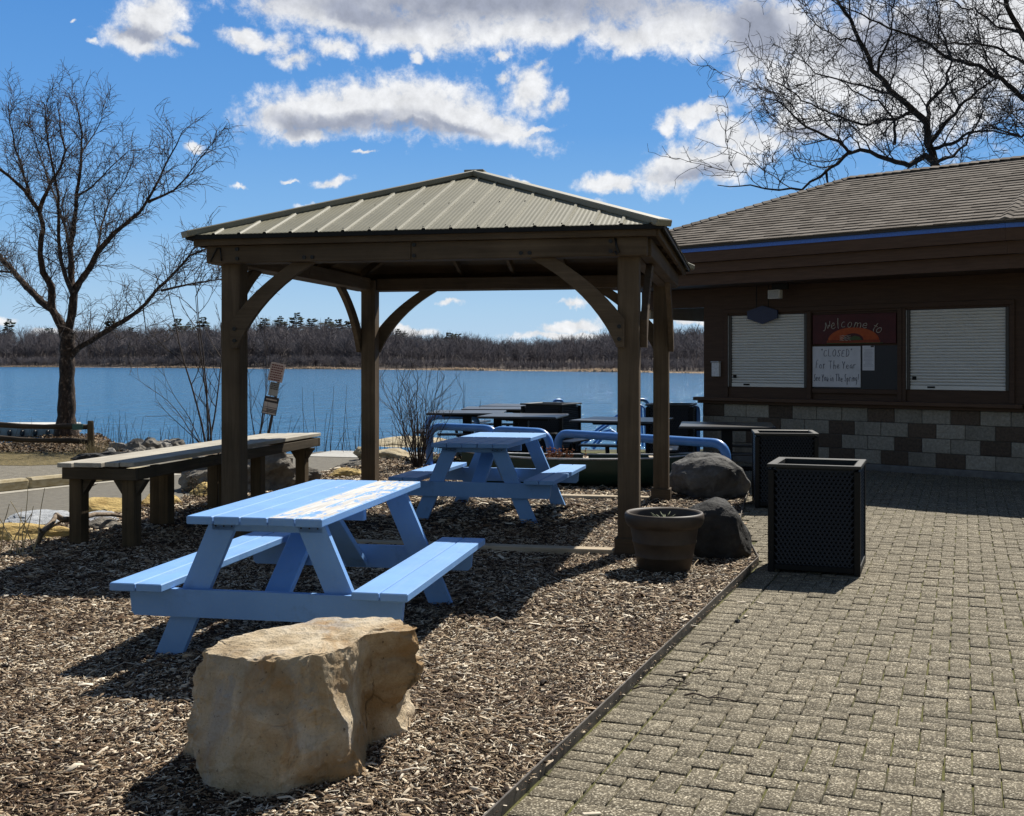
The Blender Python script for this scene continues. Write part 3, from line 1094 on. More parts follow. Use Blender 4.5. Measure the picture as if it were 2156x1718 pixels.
# ------------------------------------------------------------------ litter bins
def make_bin():
    W, H = 0.66, 0.80
    h = W / 2
    b = empty('litter_bin')
    fr = MB()
    for sx in (-1, 1):
        for sy in (-1, 1):
            fr.cbox(*sorted((sx * h, sx * (h - 0.045))), *sorted((sy * h, sy * (h - 0.045))), 0, H - 0.04, 0.004)
    for s in (-1, 1):
        fr.cbox(-h + 0.046, h - 0.046, *sorted((s * h, s * (h - 0.03))), 0.02, 0.06, 0.003)
        fr.cbox(*sorted((s * h, s * (h - 0.03))), -h + 0.046, h - 0.046, 0.02, 0.06, 0.003)
    fr.build('frame', black_metal, b)
    rim = MB()
    o, i, z0, z1 = h + 0.006, h - 0.055, H - 0.022, H
    vs = []
    for (r, z) in ((o, z0), (o, z1 - 0.004), (o - 0.004, z1), (i + 0.01, z1), (i, z1 - 0.006), (i, z0 - 0.05)):
        vs += [(-r, -r, z), (r, -r, z), (r, r, z), (-r, r, z)]
    fs = []
    for l in range(5):
        for k in range(4):
            fs.append((l * 4 + k, l * 4 + (k + 1) % 4, l * 4 + 4 + (k + 1) % 4, l * 4 + 4 + k))
    rim.add(vs, fs)
    rim.build('rim', M_plain('bin_rim', (0.016, 0.017, 0.016), rough=0.5, spec=0.4), b)
    ln = MB()
    q = h - 0.035
    ln.box(-q, q, -q, q, 0.03, 0.05)
    for (x0, x1, y0, y1) in ((-q, q, -q, -q + 0.004), (-q, q, q - 0.004, q), (-q, -q + 0.004, -q + 0.005, q - 0.005), (q - 0.004, q, -q + 0.005, q - 0.005)):
        ln.box(x0, x1, y0, y1, 0.051, H - 0.06)
    ln.build('liner', M_plain('bin_liner', (0.004, 0.004, 0.005), rough=0.9, spec=0.1), b)
    # expanded metal panel: staggered strands
    pm = MB()
    x0, x1, z0, z1 = -h + 0.046, h - 0.046, 0.062, H - 0.042
    px, pz = 0.030, 0.026
    nx, nz = int((x1 - x0) / px), int((z1 - z0) / pz)
    px, pz = (x1 - x0) / nx, (z1 - z0) / nz
    for j in range(nz + 1):
        z = z0 + j * pz
        for i_ in range(nx):
            xa = x0 + i_ * px + (px / 2 if j % 2 else 0)
            if xa + px > x1 + 1e-4:
                continue
            up = z + pz * 0.42
            zm = min(up, z1)
            pm.add([(xa, 0, z - 0.004), (xa + px / 2, -0.006, zm - 0.004), (xa + px, 0, z - 0.004), (xa + px, 0.004, z + 0.006), (xa + px / 2, -0.002, zm + 0.006), (xa, 0.004, z + 0.006)], [(0, 1, 4, 5), (1, 2, 3, 4)])
            if j < nz:
                zb = z + pz * 0.58
                pm.add([(xa, 0, z + pz + 0.004 - 0.004), (xa + px / 2, -0.004, zb - 0.005), (xa + px, 0, z + pz - 0.004), (xa + px, 0.003, z + pz + 0.006), (xa + px / 2, 0.0, zb + 0.005), (xa, 0.003, z + pz + 0.006)], [(0, 1, 4, 5), (1, 2, 3, 4)])
    first = None
    for k in range(4):
        if first is None:
            p = first = pm.build('mesh_panel', M_plain('bin_mesh', (0.009, 0.009, 0.010), rough=0.45, spec=0.5), b)
        else:
            p = first.copy()
            COL.objects.link(p)
            p.parent = b
        a = k * math.pi / 2
        p.rotation_euler = (0, 0, a)
        p.location = Matrix.Rotation(a, 3, 'Z') @ Vector((0, -h + 0.012, 0))
    return tag(b, 'square black mesh litter bin nearest the camera on the sunny pavers', 'litter bin', 'black mesh litter bins')


bin0 = make_bin()
bin0.location = (2.325, 8.67, 0)
bin0.rotation_euler = (0, 0, R(-20.5))
dup(bin0, (2.98, 12.48, 0), R(-9), 'square black mesh litter bin standing in shade in front of the block wall')
b2_ = dup(bin0, (0.64, 18.6, 0), R(-28), 'black mesh litter bin behind the terrace tables, left of the tall gazebo post')
b3_ = dup(bin0, (2.56, 18.3, 0), R(-14), 'black mesh litter bin by the lake at the far corner of the building')
b2_.scale = b3_.scale = (1.12, 1.12, 1.12)


# ------------------------------------------------------------------ rocks
def rock_obj(name, loc, size, seed, mat, label, cat='boulder', group=None, rz=0.0, sub=4, rough=0.22, flat=0.35, sharp=1.0, parent=None):
    import bmesh
    bm_ = bmesh.new()
    bmesh.ops.create_icosphere(bm_, subdivisions=sub, radius=1.0)
    for v in bm_.verts:
        p = v.co.copy()
        q = p * 1.15 + Vector((seed * 3.7, seed * 1.3, seed * 2.1))
        d = fbm(q, 3) * rough * 1.6 + abs(mnoise.noise(q * 1.9)) * rough * sharp + fbm(q * 5, 3) * rough * 0.25
        # a few flattened faces
        for k in range(5):
            n = Vector((math.sin(seed * 7 + k * 2.4), math.cos(seed * 5 + k * 1.7), math.sin(seed * 3 + k * 4.1) * 0.7)).normalized()
            e = p.dot(n) - 0.72
            if e > 0:
                p -= n * e * 0.8
        p = p * (1 + d)
        if p.z < -flat:
            p.z = -flat + (p.z + flat) * 0.1
        v.co = Vector((p.x * size[0], p.y * size[1], (p.z + flat) / (1 + flat) * size[2]))
    me = bpy.data.meshes.new(name)
    bm_.to_mesh(me)
    bm_.free()
    me.materials.append(mat)
    o = bpy.data.objects.new(name, me)
    COL.objects.link(o)
    o.location = loc
    o.rotation_euler = (0, 0, rz)
    if parent:
        o.parent = parent
    return tag(o, label, cat, group)


dark_rock = M_noise('dark_fieldstone', [(0.3, (0.06, 0.058, 0.056)), (0.6, (0.15, 0.147, 0.14)), (0.8, (0.30, 0.295, 0.28))], scale=5, rough=0.85, bs=0.9, bd=0.03, fine=28, spec=0.25)
black_rock = M_noise('black_fieldstone', [(0.3, (0.018, 0.018, 0.018)), (0.6, (0.045, 0.044, 0.043)), (0.85, (0.13, 0.125, 0.12))], scale=5, rough=0.8, bs=0.9, bd=0.03, fine=26, spec=0.25)
grey_rock = M_noise('grey_fieldstone', [(0.3, (0.09, 0.082, 0.07)), (0.55, (0.22, 0.20, 0.17)), (0.8, (0.40, 0.37, 0.32))], scale=5, rough=0.9, bs=1.0, bd=0.05, fine=22, spec=0.2)
yellow_stone = M_noise('yellow_limestone', [(0.3, (0.34, 0.22, 0.07)), (0.55, (0.56, 0.41, 0.16)), (0.8, (0.70, 0.56, 0.30))], scale=4, rough=0.9, bs=0.9, bd=0.04, fine=30, stretch=(1, 1, 2.5))
white_stone = M_noise('white_crushed_stone', [(0.3, (0.22, 0.23, 0.24)), (0.6, (0.44, 0.46, 0.48)), (0.85, (0.66, 0.68, 0.70))], scale=14, rough=0.9, bs=0.9, bd=0.03, fine=60)
rock_obj('boulder', (1.63, 9.05, -0.03), (0.29, 0.28, 0.50), 21, black_rock, 'near-black boulder beside the flowerpot, smooth and upright', group='dark boulders along the pavers', flat=0.9, rough=0.05, sub=5)
rock_obj('boulder', (2.28, 13.2, -0.03), (0.47, 0.40, 0.53), 9, dark_rock, 'dark grey boulder with a sunlit domed top, at the end of the canoe', group='dark boulders along the pavers', flat=0.5, rough=0.09, sub=5)
rock_obj('boulder', (-3.25, 14.25, -0.05), (0.72, 0.62, 0.56), 14, grey_rock, 'large rough grey boulder behind the weathered counter', flat=0.45, rough=0.25, sub=5)
#PART3
# ------------------------------------------------------------------ the limestone block in front
def limestone():
    # matching points round the foot, lower waist, upper waist and top edge (x, y), heights vary round the top
    ring = [
        ((-1.27, 4.50), (-1.27, 4.47), (-1.23, 4.41), (-1.19, 4.36, 0.435)),
        ((-1.17, 4.42), (-1.19, 4.33), (-1.15, 4.28), (-1.07, 4.235, 0.45)),
        ((-1.09, 4.12), (-1.09, 4.12), (-1.03, 4.14), (-0.985, 4.165, 0.455)),
        ((-1.012, 3.960), (-1.01, 4.00), (-0.975, 4.06), (-0.915, 4.055, 0.468)),
        ((-0.918, 3.950), (-0.90, 3.98), (-0.87, 4.02), (-0.845, 4.055, 0.462)),
        ((-0.77, 4.120), (-0.76, 4.06), (-0.76, 4.06), (-0.745, 4.080, 0.462)),
        ((-0.570, 4.265), (-0.575, 4.225), (-0.615, 4.175), (-0.700, 4.145, 0.462)),
        ((-0.552, 4.300), (-0.555, 4.38), (-0.575, 4.41), (-0.600, 4.345, 0.455)),
        ((-0.550, 4.40), (-0.555, 4.45), (-0.560, 4.46), (-0.555, 4.385, 0.462)),
        ((-0.545, 4.52), (-0.535, 4.53), (-0.500, 4.50), (-0.470, 4.445, 0.470)),
        ((-0.490, 4.63), (-0.475, 4.62), (-0.385, 4.55), (-0.360, 4.500, 0.468)),
        ((-0.416, 4.74), (-0.410, 4.72), (-0.320, 4.60), (-0.330, 4.610, 0.475)),
        ((-0.480, 4.95), (-0.470, 4.93), (-0.42, 4.82), (-0.440, 4.730, 0.470)),
        ((-0.80, 4.98), (-0.80, 4.96), (-0.80, 4.90), (-0.780, 4.700, 0.470)),
        ((-1.12, 4.80), (-1.12, 4.78), (-1.10, 4.72), (-1.05, 4.540, 0.450)),
    ]
    S_, lev = 26, 16
    zs = (-0.03, 0.15, 0.31)
    n = len(ring)
    rows = []
    prof = [[Vector((*r[0], zs[0])), Vector((*r[1], zs[1])), Vector((*r[2], zs[2])), Vector(r[3])] for r in ring]
    for seg in range(3):
        for l in range(lev):
            t = l / lev
            rows.append([prof[i][seg].lerp(prof[i][seg + 1], t).lerp(prof[(i + 1) % n][seg].lerp(prof[(i + 1) % n][seg + 1], t), k / S_) for i in range(n) for k in range(S_)])
    top = [prof[i][3].lerp(prof[(i + 1) % n][3], k / S_) for i in range(n) for k in range(S_)]
    rows.append(top)
    cen = Vector((-0.74, 4.40, 0.468))
    cap = []
    for l in range(1, 14):
        t = l / 14
        cap.append([p.lerp(cen, t) for p in top])
    V = []
    m = n * S_
    for ri, row in enumerate(rows):
        for k, p in enumerate(row):
            d = (p - cen)
            d.z = 0
            d.normalize()
            a = fbm(p * 7 + Vector((3, 1, 7)), 5) * 0.011 + fbm(p * 34, 4) * 0.0055 - abs(mnoise.noise(p * 4.1 + Vector((9, 2, 4)))) * 0.016
            c = mnoise.noise(p * 6.0)
            a -= max(0, 0.12 - abs(c)) * 0.11 * (1 if p.x > -0.72 else 0.35)     # fractures, deeper on the broken end
            # ledges where flakes have broken away, with crisp edges
            s1 = mnoise.noise(p * 5.2 + Vector((2, 8, 1))) * 2.6
            a += 0.013 * (math.floor(s1) + min(1.0, (s1 - math.floor(s1)) * 7)) * (1.0 if p.x > -0.70 else 0.55)
            s2 = mnoise.noise(p * 12.5 + Vector((5, 3, 9))) * 2.2
            a += 0.003 * (math.floor(s2) + min(1.0, (s2 - math.floor(s2)) * 5))
            a += 0.0035 * math.sin(p.z * 95 + fbm(p * 5, 2) * 5)
            if ri == len(rows) - 1:
                a *= 1.2
            q = p + d * a + Vector((0, 0, fbm(p * 14, 3) * 0.005 * (ri > 1)))
            V.append(q)
    for row in cap:
        for p in row:
            V.append(p + Vector((0, 0, fbm(p * 11, 4) * 0.010 + fbm(p * 45, 2) * 0.0025)))
    rp = random.Random(12)
    side = len(rows) * m
    for k in range(34):
        i = rp.randrange(m * 2, side)
        q = V[i].copy()
        n_ = q - Vector((-0.76, 4.42, q.z))
        n_.normalize()
        n_ = (n_ + Vector((rp.gauss(0, 0.22), rp.gauss(0, 0.22), rp.uniform(-0.15, 0.30)))).normalized()
        c_ = q.dot(n_) - rp.uniform(0.004, 0.012)
        for j in range(len(V)):
            e_ = V[j].dot(n_) - c_
            g_ = (V[j] - q).length / 0.26
            if e_ > 0 and g_ < 1:
                V[j] = V[j] - n_ * min(e_, 0.03) * min(1.0, 3 * (1 - g_))
    for j in range(side):
        q = V[j]
        d = Vector((q.x + 0.76, q.y - 4.42, 0)).normalized()
        s1 = mnoise.noise(q * 7.0 + Vector((1, 4, 2))) * 2.4
        a = fbm(q * 15 + Vector((8, 2, 5)), 5) * 0.0065 + 0.0055 * (math.floor(s1) + min(1.0, (s1 - math.floor(s1)) * 9))
        V[j] = q + d * a * (1.0 if q.x < -0.60 else 1.6)
    V.append(cen)
    fs = []
    tot = len(rows) + len(cap)
    for r in range(tot - 1):
        for k in range(m):
            fs.append((r * m + k, r * m + (k + 1) % m, (r + 1) * m + (k + 1) % m, (r + 1) * m + k))
    for k in range(m):
        fs.append(((tot - 1) * m + k, (tot - 1) * m + (k + 1) % m, tot * m))
    me = bpy.data.meshes.new('limestone_boulder')
    me.from_pydata(V, [], fs)
    mt, nt, b = new_mat('limestone')
    v = coords(nt)
    f = tex(nt, v, 4.5, 9, 0.62, 0.4)
    c = ramp(nt, f, [(0.28, (0.31, 0.23, 0.14)), (0.45, (0.50, 0.40, 0.265)), (0.6, (0.63, 0.53, 0.385)), (0.8, (0.76, 0.69, 0.55))])
    # ochre iron stains, grey lichen and small dark pits
    st = tex(nt, v, 2.2, 5, 0.6, 0.8)
    c = mix(nt, ramp(nt, st, [(0.47, (0, 0, 0)), (0.60, (0.85, 0.85, 0.85))]), c, (0.33, 0.20, 0.085))
    st2 = tex(nt, coords(nt, (1.0, 1.0, 0.5)), 3.1, 6, 0.65, 0.4)
    c = mix(nt, ramp(nt, st2, [(0.54, (0, 0, 0)), (0.62, (0.75, 0.75, 0.75))]), c, (0.40, 0.37, 0.33))
    pit = tex(nt, v, 55, 5, 0.7)
    c = mix(nt, ramp(nt, pit, [(0.62, (0, 0, 0)), (0.70, (0.85, 0.85, 0.85))]), c, (0.09, 0.06, 0.035))
    wv = N(nt, 'ShaderNodeVectorMath', operation='MULTIPLY_ADD')
    nz_ = N(nt, 'ShaderNodeTexNoise', Scale=6.0, Detail=4.0)
    nt.links.new(v, nz_.inputs['Vector'])
    nt.links.new(nz_.outputs['Color'], wv.inputs[0])
    wv.inputs[1].default_value = (0.12, 0.12, 0.12)
    nt.links.new(v, wv.inputs[2])
    ck = N(nt, 'ShaderNodeTexVoronoi', feature='DISTANCE_TO_EDGE', Scale=2.3)
    nt.links.new(wv.outputs[0], ck.inputs['Vector'])
    crack = ramp(nt, ck.outputs['Distance'], [(0.0, (1, 1, 1)), (0.010, (0, 0, 0))])
    ckm = ramp(nt, tex(nt, v, 2.6, 3, 0.5), [(0.5, (0, 0, 0)), (0.6, (1, 1, 1))])
    crack = math_node(nt, 'MULTIPLY', crack, ckm)
    c = mix(nt, math_node(nt, 'MULTIPLY', crack, 0.6), c, (0.13, 0.085, 0.045))
    sr = tex(nt, coords(nt, (2.0, 2.0, 34)), 1.0, 6, 0.65, 0.5)
    c = mix(nt, ramp(nt, sr, [(0.54, (0, 0, 0)), (0.70, (0.35, 0.35, 0.35))]), c, (0.34, 0.25, 0.15))
    p25 = tex(nt, v, 26, 6, 0.75)
    c = mix(nt, ramp(nt, p25, [(0.63, (0, 0, 0)), (0.69, (0.7, 0.7, 0.7))]), c, (0.14, 0.095, 0.055))
    c = mix(nt, ramp(nt, tex(nt, v, 120, 4, 0.7), [(0.35, (0.25, 0.25, 0.25)), (0.48, (0, 0, 0))]), c, (0.22, 0.16, 0.10))
    wh = tex(nt, v, 8.0, 7, 0.7, 1.5)
    c = mix(nt, ramp(nt, wh, [(0.66, (0, 0, 0)), (0.74, (0.6, 0.6, 0.6))]), c, (0.66, 0.60, 0.52))
    nt.links.new(c, b.inputs['Base Color'])
    b.inputs['Roughness'].default_value = 0.92
    b.inputs['Specular IOR Level'].default_value = 0.2
    h = math_node(nt, 'MULTIPLY_ADD', tex(nt, v, 70, 6, 0.7), 0.45, f)
    h = math_node(nt, 'MULTIPLY_ADD', tex(nt, v, 18, 6, 0.65, 0.5), 0.6, h)
    h = math_node(nt, 'MULTIPLY_ADD', crack, -0.4, h)
    bump(nt, b, h, 1.0, 0.022)
    me.materials.append(mt)
    o = bpy.data.objects.new('limestone_boulder', me)
    COL.objects.link(o)
    o.scale = (1.06, 1.06, 1.04)
    o.location = (0.74 * 0.06, -4.30 * 0.06, 0)
    tag(o, 'big broken tan limestone boulder with a flat sunlit top, in front of the blue table', 'boulder')


limestone()


# ------------------------------------------------------------------ flowerpot
def flowerpot():
    p = empty('flowerpot', (1.135, 8.50, 0))
    tag(p, 'large round brown plastic flowerpot at the foot of the front gazebo post', 'flowerpot')
    clay = M_noise('pot_plastic', [(0.3, (0.040, 0.030, 0.022)), (0.7, (0.068, 0.052, 0.040))], scale=9, rough=0.55, bs=0.15, bd=0.003, spec=0.35)
    mb = MB()
    pr = [(0.0, 0.0), (0.185, 0.0), (0.192, 0.008), (0.212, 0.11), (0.217, 0.113), (0.219, 0.120), (0.216, 0.13), (0.232, 0.215), (0.237, 0.218), (0.239, 0.226), (0.236, 0.236), (0.252, 0.325), (0.256, 0.345)]
    mb.lathe(pr, 56)
    mb.build('body', clay, p)
    mb = MB()
    mb.lathe([(0.252, 0.330), (0.272, 0.338), (0.288, 0.365), (0.295, 0.400), (0.293, 0.425), (0.283, 0.440), (0.268, 0.438), (0.256, 0.42), (0.246, 0.36), (0.240, 0.30)], 64)
    mb.build('rim', clay, p)
    mb = MB()
    mb.lathe([(0.243, 0.335), (0.15, 0.345), (0.06, 0.342), (0.0, 0.35)], 40)
    mb.build('soil', M_noise('potting_soil', [(0.3, (0.010, 0.008, 0.006)), (0.7, (0.04, 0.03, 0.022))], scale=40, rough=1.0, bs=0.9, bd=0.02), p)
    mb = MB()
    r = random.Random(3)
    for i in range(16):
        a, q = r.uniform(0, 6.28), r.uniform(0, 0.05)
        b0 = Vector((q * math.cos(a), q * math.sin(a), 0.345))
        d = Vector((math.cos(a) * 0.5, math.sin(a) * 0.5, 1.1)).normalized()
        L = r.uniform(0.05, 0.12)
        mb.tube([b0, b0 + d * L * 0.6, b0 + d * L + Vector((math.cos(a), math.sin(a), -0.6)) * 0.02], [0.004, 0.006, 0.001], 5)
    mb.build('sprouts', M_plain('sprout_green', (0.09, 0.11, 0.045), rough=0.7), p)


flowerpot()


# ------------------------------------------------------------------ long weathered counter on posts
def counter():
    rz = -R(12.2)
    c = empty('wooden_counter', (-3.445, 9.47, 0), rz)
    tag(c, 'long weathered grey plank counter on thick posts beside the asphalt road', 'counter')
    L, W, H = 4.05, 0.72, 0.715
    y_ = 0
    n = 5
    for i in range(n):
        mb = MB()
        x0 = -W / 2 + i * W / n
        e = 0.02 * math.sin(i * 2.3)
        mb.cbox(x0 + 0.006, x0 + W / n - 0.006, -0.03 + e, L + 0.02 - e, H - 0.038 + 0.004 * i, H + 0.004 * i, 0.004)
        mb.build('top_plank', grey_wood_y, c)
    for s in (-1, 1):
        mb = MB()
        mb.cbox(*sorted((s * (W / 2 - 0.008), s * (W / 2 - 0.05))), 0.045, L - 0.045, H - 0.135, H - 0.040, 0.005)
        mb.build('side_rail', old_wood_y, c)
    for yy in (0.0, L - 0.042):
        mb = MB()
        mb.cbox(-W / 2 + 0.03, W / 2 - 0.006, yy, yy + 0.042, H - 0.137, H - 0.040, 0.005)
        mb.build('end_rail', old_wood_x, c)
    for yy, ss in ((0.06, (-1, 1)), (1.36, (-1,)), (1.80, (1,)), (2.52, (-1, 1)), (3.70, (1,))):
        for s in ss:
            mb = MB()
            x = s * (W / 2 - 0.115)
            mb.cbox(x - 0.058, x + 0.058, yy, yy + 0.12, -0.02, H - 0.139, 0.006)
            if yy == 1.36:
                mb.cbox(x + 0.060, x + 0.15, yy - 0.03, yy + 0.10, -0.02, H - 0.139, 0.006)
            lg = mb.build('leg', old_wood_z, c)
            if yy < 1 or yy > 3:
                M = Matrix(((1, 0, 0, x), (0, 0, 1, 0), (0, 1, 0, 0), (0, 0, 0, 1)))
                for q in (-1, 1):
                    if q == s and s < 0:
                        continue
                    g_ = MB()
                    g_.prism([(q * 0.060, H - 0.139), (q * 0.060, H - 0.27), (q * 0.15, H - 0.139)], yy + 0.02, yy + 0.10, M)
                    g_.build('gusset', old_wood_x, lg)
    return c


counter()


# ------------------------------------------------------------------ refreshment building
def T(x, y, z):
    """building frame -> world"""
    return Vector((BX, BY, 0)) + bu * x + bm * y + Vector((0, 0, z))


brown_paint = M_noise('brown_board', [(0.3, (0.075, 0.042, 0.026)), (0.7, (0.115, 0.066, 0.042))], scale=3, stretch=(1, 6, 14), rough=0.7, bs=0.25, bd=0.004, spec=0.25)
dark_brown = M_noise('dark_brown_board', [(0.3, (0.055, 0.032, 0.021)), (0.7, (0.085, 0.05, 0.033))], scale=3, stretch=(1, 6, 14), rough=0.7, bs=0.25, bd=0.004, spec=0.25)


def building():
    g = empty('refreshment_stand', (BX, BY, 0), BR)
    tag(g, 'low brown building with shuttered serving windows, block base and shingled hip roof', 'building')
    Lw = 5.03
    TURN = R(13.0)
    u2 = Vector((math.cos(TURN), math.sin(TURN), 0))
    n2 = Vector((-math.sin(TURN), math.cos(TURN), 0))
    # split-face blocks, one course above another
    mb = MB()
    bl, bh_ = 0.405, 0.2025
    r = random.Random(11)
    dark = {0: (0, 3, 7, 10, 13, 16), 1: (3, 6, 9, 12, 15), 2: (2, 5, 8, 11, 14), 3: (4, 6, 8, 10, 13, 16)}
    base = Matrix.Identity(4)
    M2 = Matrix(((u2.x, n2.x, 0, Lw), (u2.y, n2.y, 0, 0), (0, 0, 1, 0), (0, 0, 0, 1)))
    for row in range(4):
        z1 = 0.898 - row * bh_
        x = -bl * (0.0 if row % 2 == 0 else 0.5)
        i = 0
        while x < Lw + 3.6:
            x0, x1 = max(x, 0.0), x + bl
            mb.t = (0.12 if i in dark[row] else 0.75) + r.uniform(-0.1, 0.1)
            dy = r.uniform(-0.005, 0.004)
            if x0 < Lw - 0.05:
                mb.cbox(x0 + 0.004, min(x1, Lw) - 0.004, dy, 0.19, z1 - bh_ + 0.004, z1 - 0.004, 0.006)
            if x1 > Lw + 0.05:
                mb.cbox(max(0, x0 - Lw) + 0.006, x1 - Lw - 0.004, dy + 0.003, 0.17, z1 - bh_ + 0.004, z1 - 0.004, 0.006, M2)
            x += bl
            i += 1
    m, nt, b = new_mat('split_face_block')
    v = coords(nt)
    f = tex(nt, v, 28, 8, 0.7)
    tn = attr(nt, 'tone')
    lt = ramp(nt, f, [(0.3, (0.18, 0.158, 0.125)), (0.7, (0.40, 0.36, 0.295))])
    dirt = tex(nt, coords(nt, (1, 1, 0.6)), 2.4, 6, 0.65, 0.4)
    lt = mix(nt, ramp(nt, dirt, [(0.5, (0, 0, 0)), (0.72, (0.55, 0.55, 0.55))]), lt, (0.14, 0.115, 0.085))
    dk = ramp(nt, f, [(0.3, (0.055, 0.038, 0.027)), (0.7, (0.135, 0.096, 0.068))])
    c = mix(nt, ramp(nt, tn, [(0.35, (0, 0, 0)), (0.5, (1, 1, 1))]), dk, lt)
    hv = N(nt, 'ShaderNodeHueSaturation')
    nt.links.new(c, hv.inputs['Color'])
    nt.links.new(math_node(nt, 'MULTIPLY_ADD', island(nt), 0.4, 0.8), hv.inputs['Value'])
    nt.links.new(hv.outputs[0], b.inputs['Base Color'])
    b.inputs['Roughness'].default_value = 0.95
    bump(nt, b, f, 1.0, 0.012)
    mb.build('block_base', m, g)
    mo = MB()
    mo.box(0.01, Lw, 0.012, 0.18, 0.0, 0.90)
    mo.box(0.0, 3.7, 0.012, 0.18, 0.0, 0.90, M2)
    mo.build('mortar', M_plain('mortar', (0.10, 0.09, 0.08), rough=0.95), g)
    ft = MB()
    ft.cbox(-0.03, Lw + 0.005, -0.035, 0.16, -0.02, 0.086, 0.012)
    ft.cbox(-0.004, 3.7, -0.035, 0.16, -0.02, 0.085, 0.012, M2)
    ft.build('footing', M_plain('footing_concrete', (0.15, 0.145, 0.14), rough=0.95, scale=12), g)
    # serving ledge
    le = MB()
    le.cbox(-0.10, Lw + 0.02, -0.13, 0.10, 0.945, 1.0, 0.006)
    le.cbox(0.02, 3.7, -0.13, 0.10, 0.945, 0.999, 0.006, M2)
    le.cbox(-0.06, Lw + 0.012, -0.055, 0.10, 0.90, 0.944, 0.004)
    le.cbox(0.01, 3.7, -0.055, 0.10, 0.90, 0.943, 0.004, M2)
    le.build('ledge', brown_paint, g)
    # boarded wall around the openings
    wl = MB()
    y0, y1 = 0.04, 0.18
    piers = [(0.0, 0.470), (1.855, 1.925), (3.275, 3.405), (4.830, Lw + 0.03)]
    for (a, q) in piers:
        wl.box(a, q, y0, y1, 1.001, 2.30)
    wl.box(0.0, Lw + 0.03, y0, y1, 2.302, 2.78)
    for (a, q) in ((0.472, 1.853), (3.407, 4.828)):
        wl.box(a, q, y0 + 0.001, y1, 1.001, 1.172)
    wl.box(1.927, 3.273, y0 + 0.03, y1, 1.001, 2.30)
    wl.box(0.0, 3.7, y0, y1, 1.001, 2.78, M2)
    # left end and back
    wl.box(0.0, 0.14, y1 + 0.002, 4.0, 0.0, 2.78)
    wl.box(0.142, 8.2, 3.86, 4.0, 0.0, 2.78)
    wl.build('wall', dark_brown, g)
    tr = MB()
    for (a, q) in ((0.40, 0.468), (1.856, 1.922), (3.278, 3.345), (3.352, 3.403), (4.832, 4.90)):
        tr.cbox(a, q, 0.012, 0.038, 1.002, 2.33, 0.004)
    tr.cbox(0.40, 4.90, 0.008, 0.038, 2.332, 2.40, 0.004)
    tr.cbox(1.93, 3.272, 0.03, 0.066, 1.10, 1.165, 0.003)
    tr.build('window_trim', dark_brown, g)
    bp = MB()
    bp.box(1.93, 3.272, 0.055, 0.068, 1.167, 1.80)
    bp.build('dark_panel', M_plain('dark_panel', (0.012, 0.013, 0.018), rough=0.5), g)
    # roller shutters
    slat_m = M_noise('shutter_metal', [(0.3, (0.66, 0.65, 0.61)), (0.7, (0.76, 0.75, 0.71))], scale=3, stretch=(0.6, 3, 8), rough=0.45, metal=0.0, bs=0.05, spec=0.5)
    for (a, q, zt) in ((0.472, 1.853, 2.30), (3.407, 4.828, 2.30)):
        s = MB()
        zb = 1.235
        n = 25
        ph_ = (zt - zb) / n
        vs, fs = [], []
        prof = [(0.0, 0.078), (0.10, 0.056), (0.45, 0.046), (0.82, 0.054), (0.97, 0.076)]
        for i in range(n):
            for (t, yy) in prof:
                z = zb + (i + t) * ph_
                vs += [(a + 0.05, yy, z), (q - 0.05, yy, z)]
        for i in range(len(vs) // 2 - 1):
            fs.append((2 * i, 2 * i + 1, 2 * i + 3, 2 * i + 2))
        s.add(vs, fs)
        sh = s.build('roller_shutter', slat_m, g)
        bb = MB()
        bb.cbox(a + 0.05, q - 0.05, 0.04, 0.075, 1.174, 1.232, 0.004)
        bb.build('bottom_bar', slat_m, sh)
        lk = MB()
        lx_ = a + 0.05 + (0.22 if a < 1 else 0.25)
        lk.cbox(lx_, lx_ + 0.11, 0.034, 0.0395, 1.196, 1.222, 0.002)
        lk.cbox(a + 0.08, a + 0.14, 0.036, 0.042, 1.31, 1.36, 0.002)
        lk.build('latch', black_metal, sh)
        gd = MB()
        gd.cbox(a, a + 0.048, 0.02, 0.08, 1.174, zt, 0.004)
        gd.cbox(q - 0.048, q, 0.02, 0.08, 1.174, zt, 0.004)
        gd.build('guide_rail', M_plain('guide_rail', (0.05, 0.045, 0.04), rough=0.5), sh)
        st = MB()
        st.cbox(a + 0.004, a + 0.014, 0.006, 0.019, 1.174, zt, 0.002)
        st.build('guide_edge', galv, sh)
    # stepped eaves boards; each follows the wall, then turns with it
    OL, OF = 1.40, 1.0

    def run(y, x_left, z0, z1, th, mat, name, extra=0.0):
        """band at distance y in front of the wall, mitred where the wall turns"""
        k = math.tan(TURN / 2) * y
        e = MB()
        xr = Lw + k
        P = [(x_left, -y), (xr, -y)]
        Q = M2 @ Vector((3.7, -y, 0))
        k2 = math.tan(TURN / 2) * (y - th)
        xr2 = Lw + k2
        Q2 = M2 @ Vector((3.7, -y + th, 0))
        for (p0, p1, p2, p3) in (((x_left, -y), (xr, -y), (xr2, -y + th), (x_left, -y + th)), ((xr + 0.002, -y), (Q.x, Q.y), (Q2.x, Q2.y), (xr2 + 0.002, -y + th))):
            vs = [(*p, z) for z in (z0, z1) for p in (p0, p1, p2, p3)]
            e.add(vs, [(3, 2, 1, 0), (4, 5, 6, 7), (0, 1, 5, 4), (1, 2, 6, 5), (2, 3, 7, 6), (3, 0, 4, 7)])
        # left return
        e.box(x_left, x_left + th, -y + th + 0.001, 3.96 + y, z0, z1)
        return e.build(name, mat, g)
    run(OF, -OL, 3.244, 3.300, 0.02, M_plain('blue_trim', (0.06, 0.17, 0.58), rough=0.5), 'blue_trim')
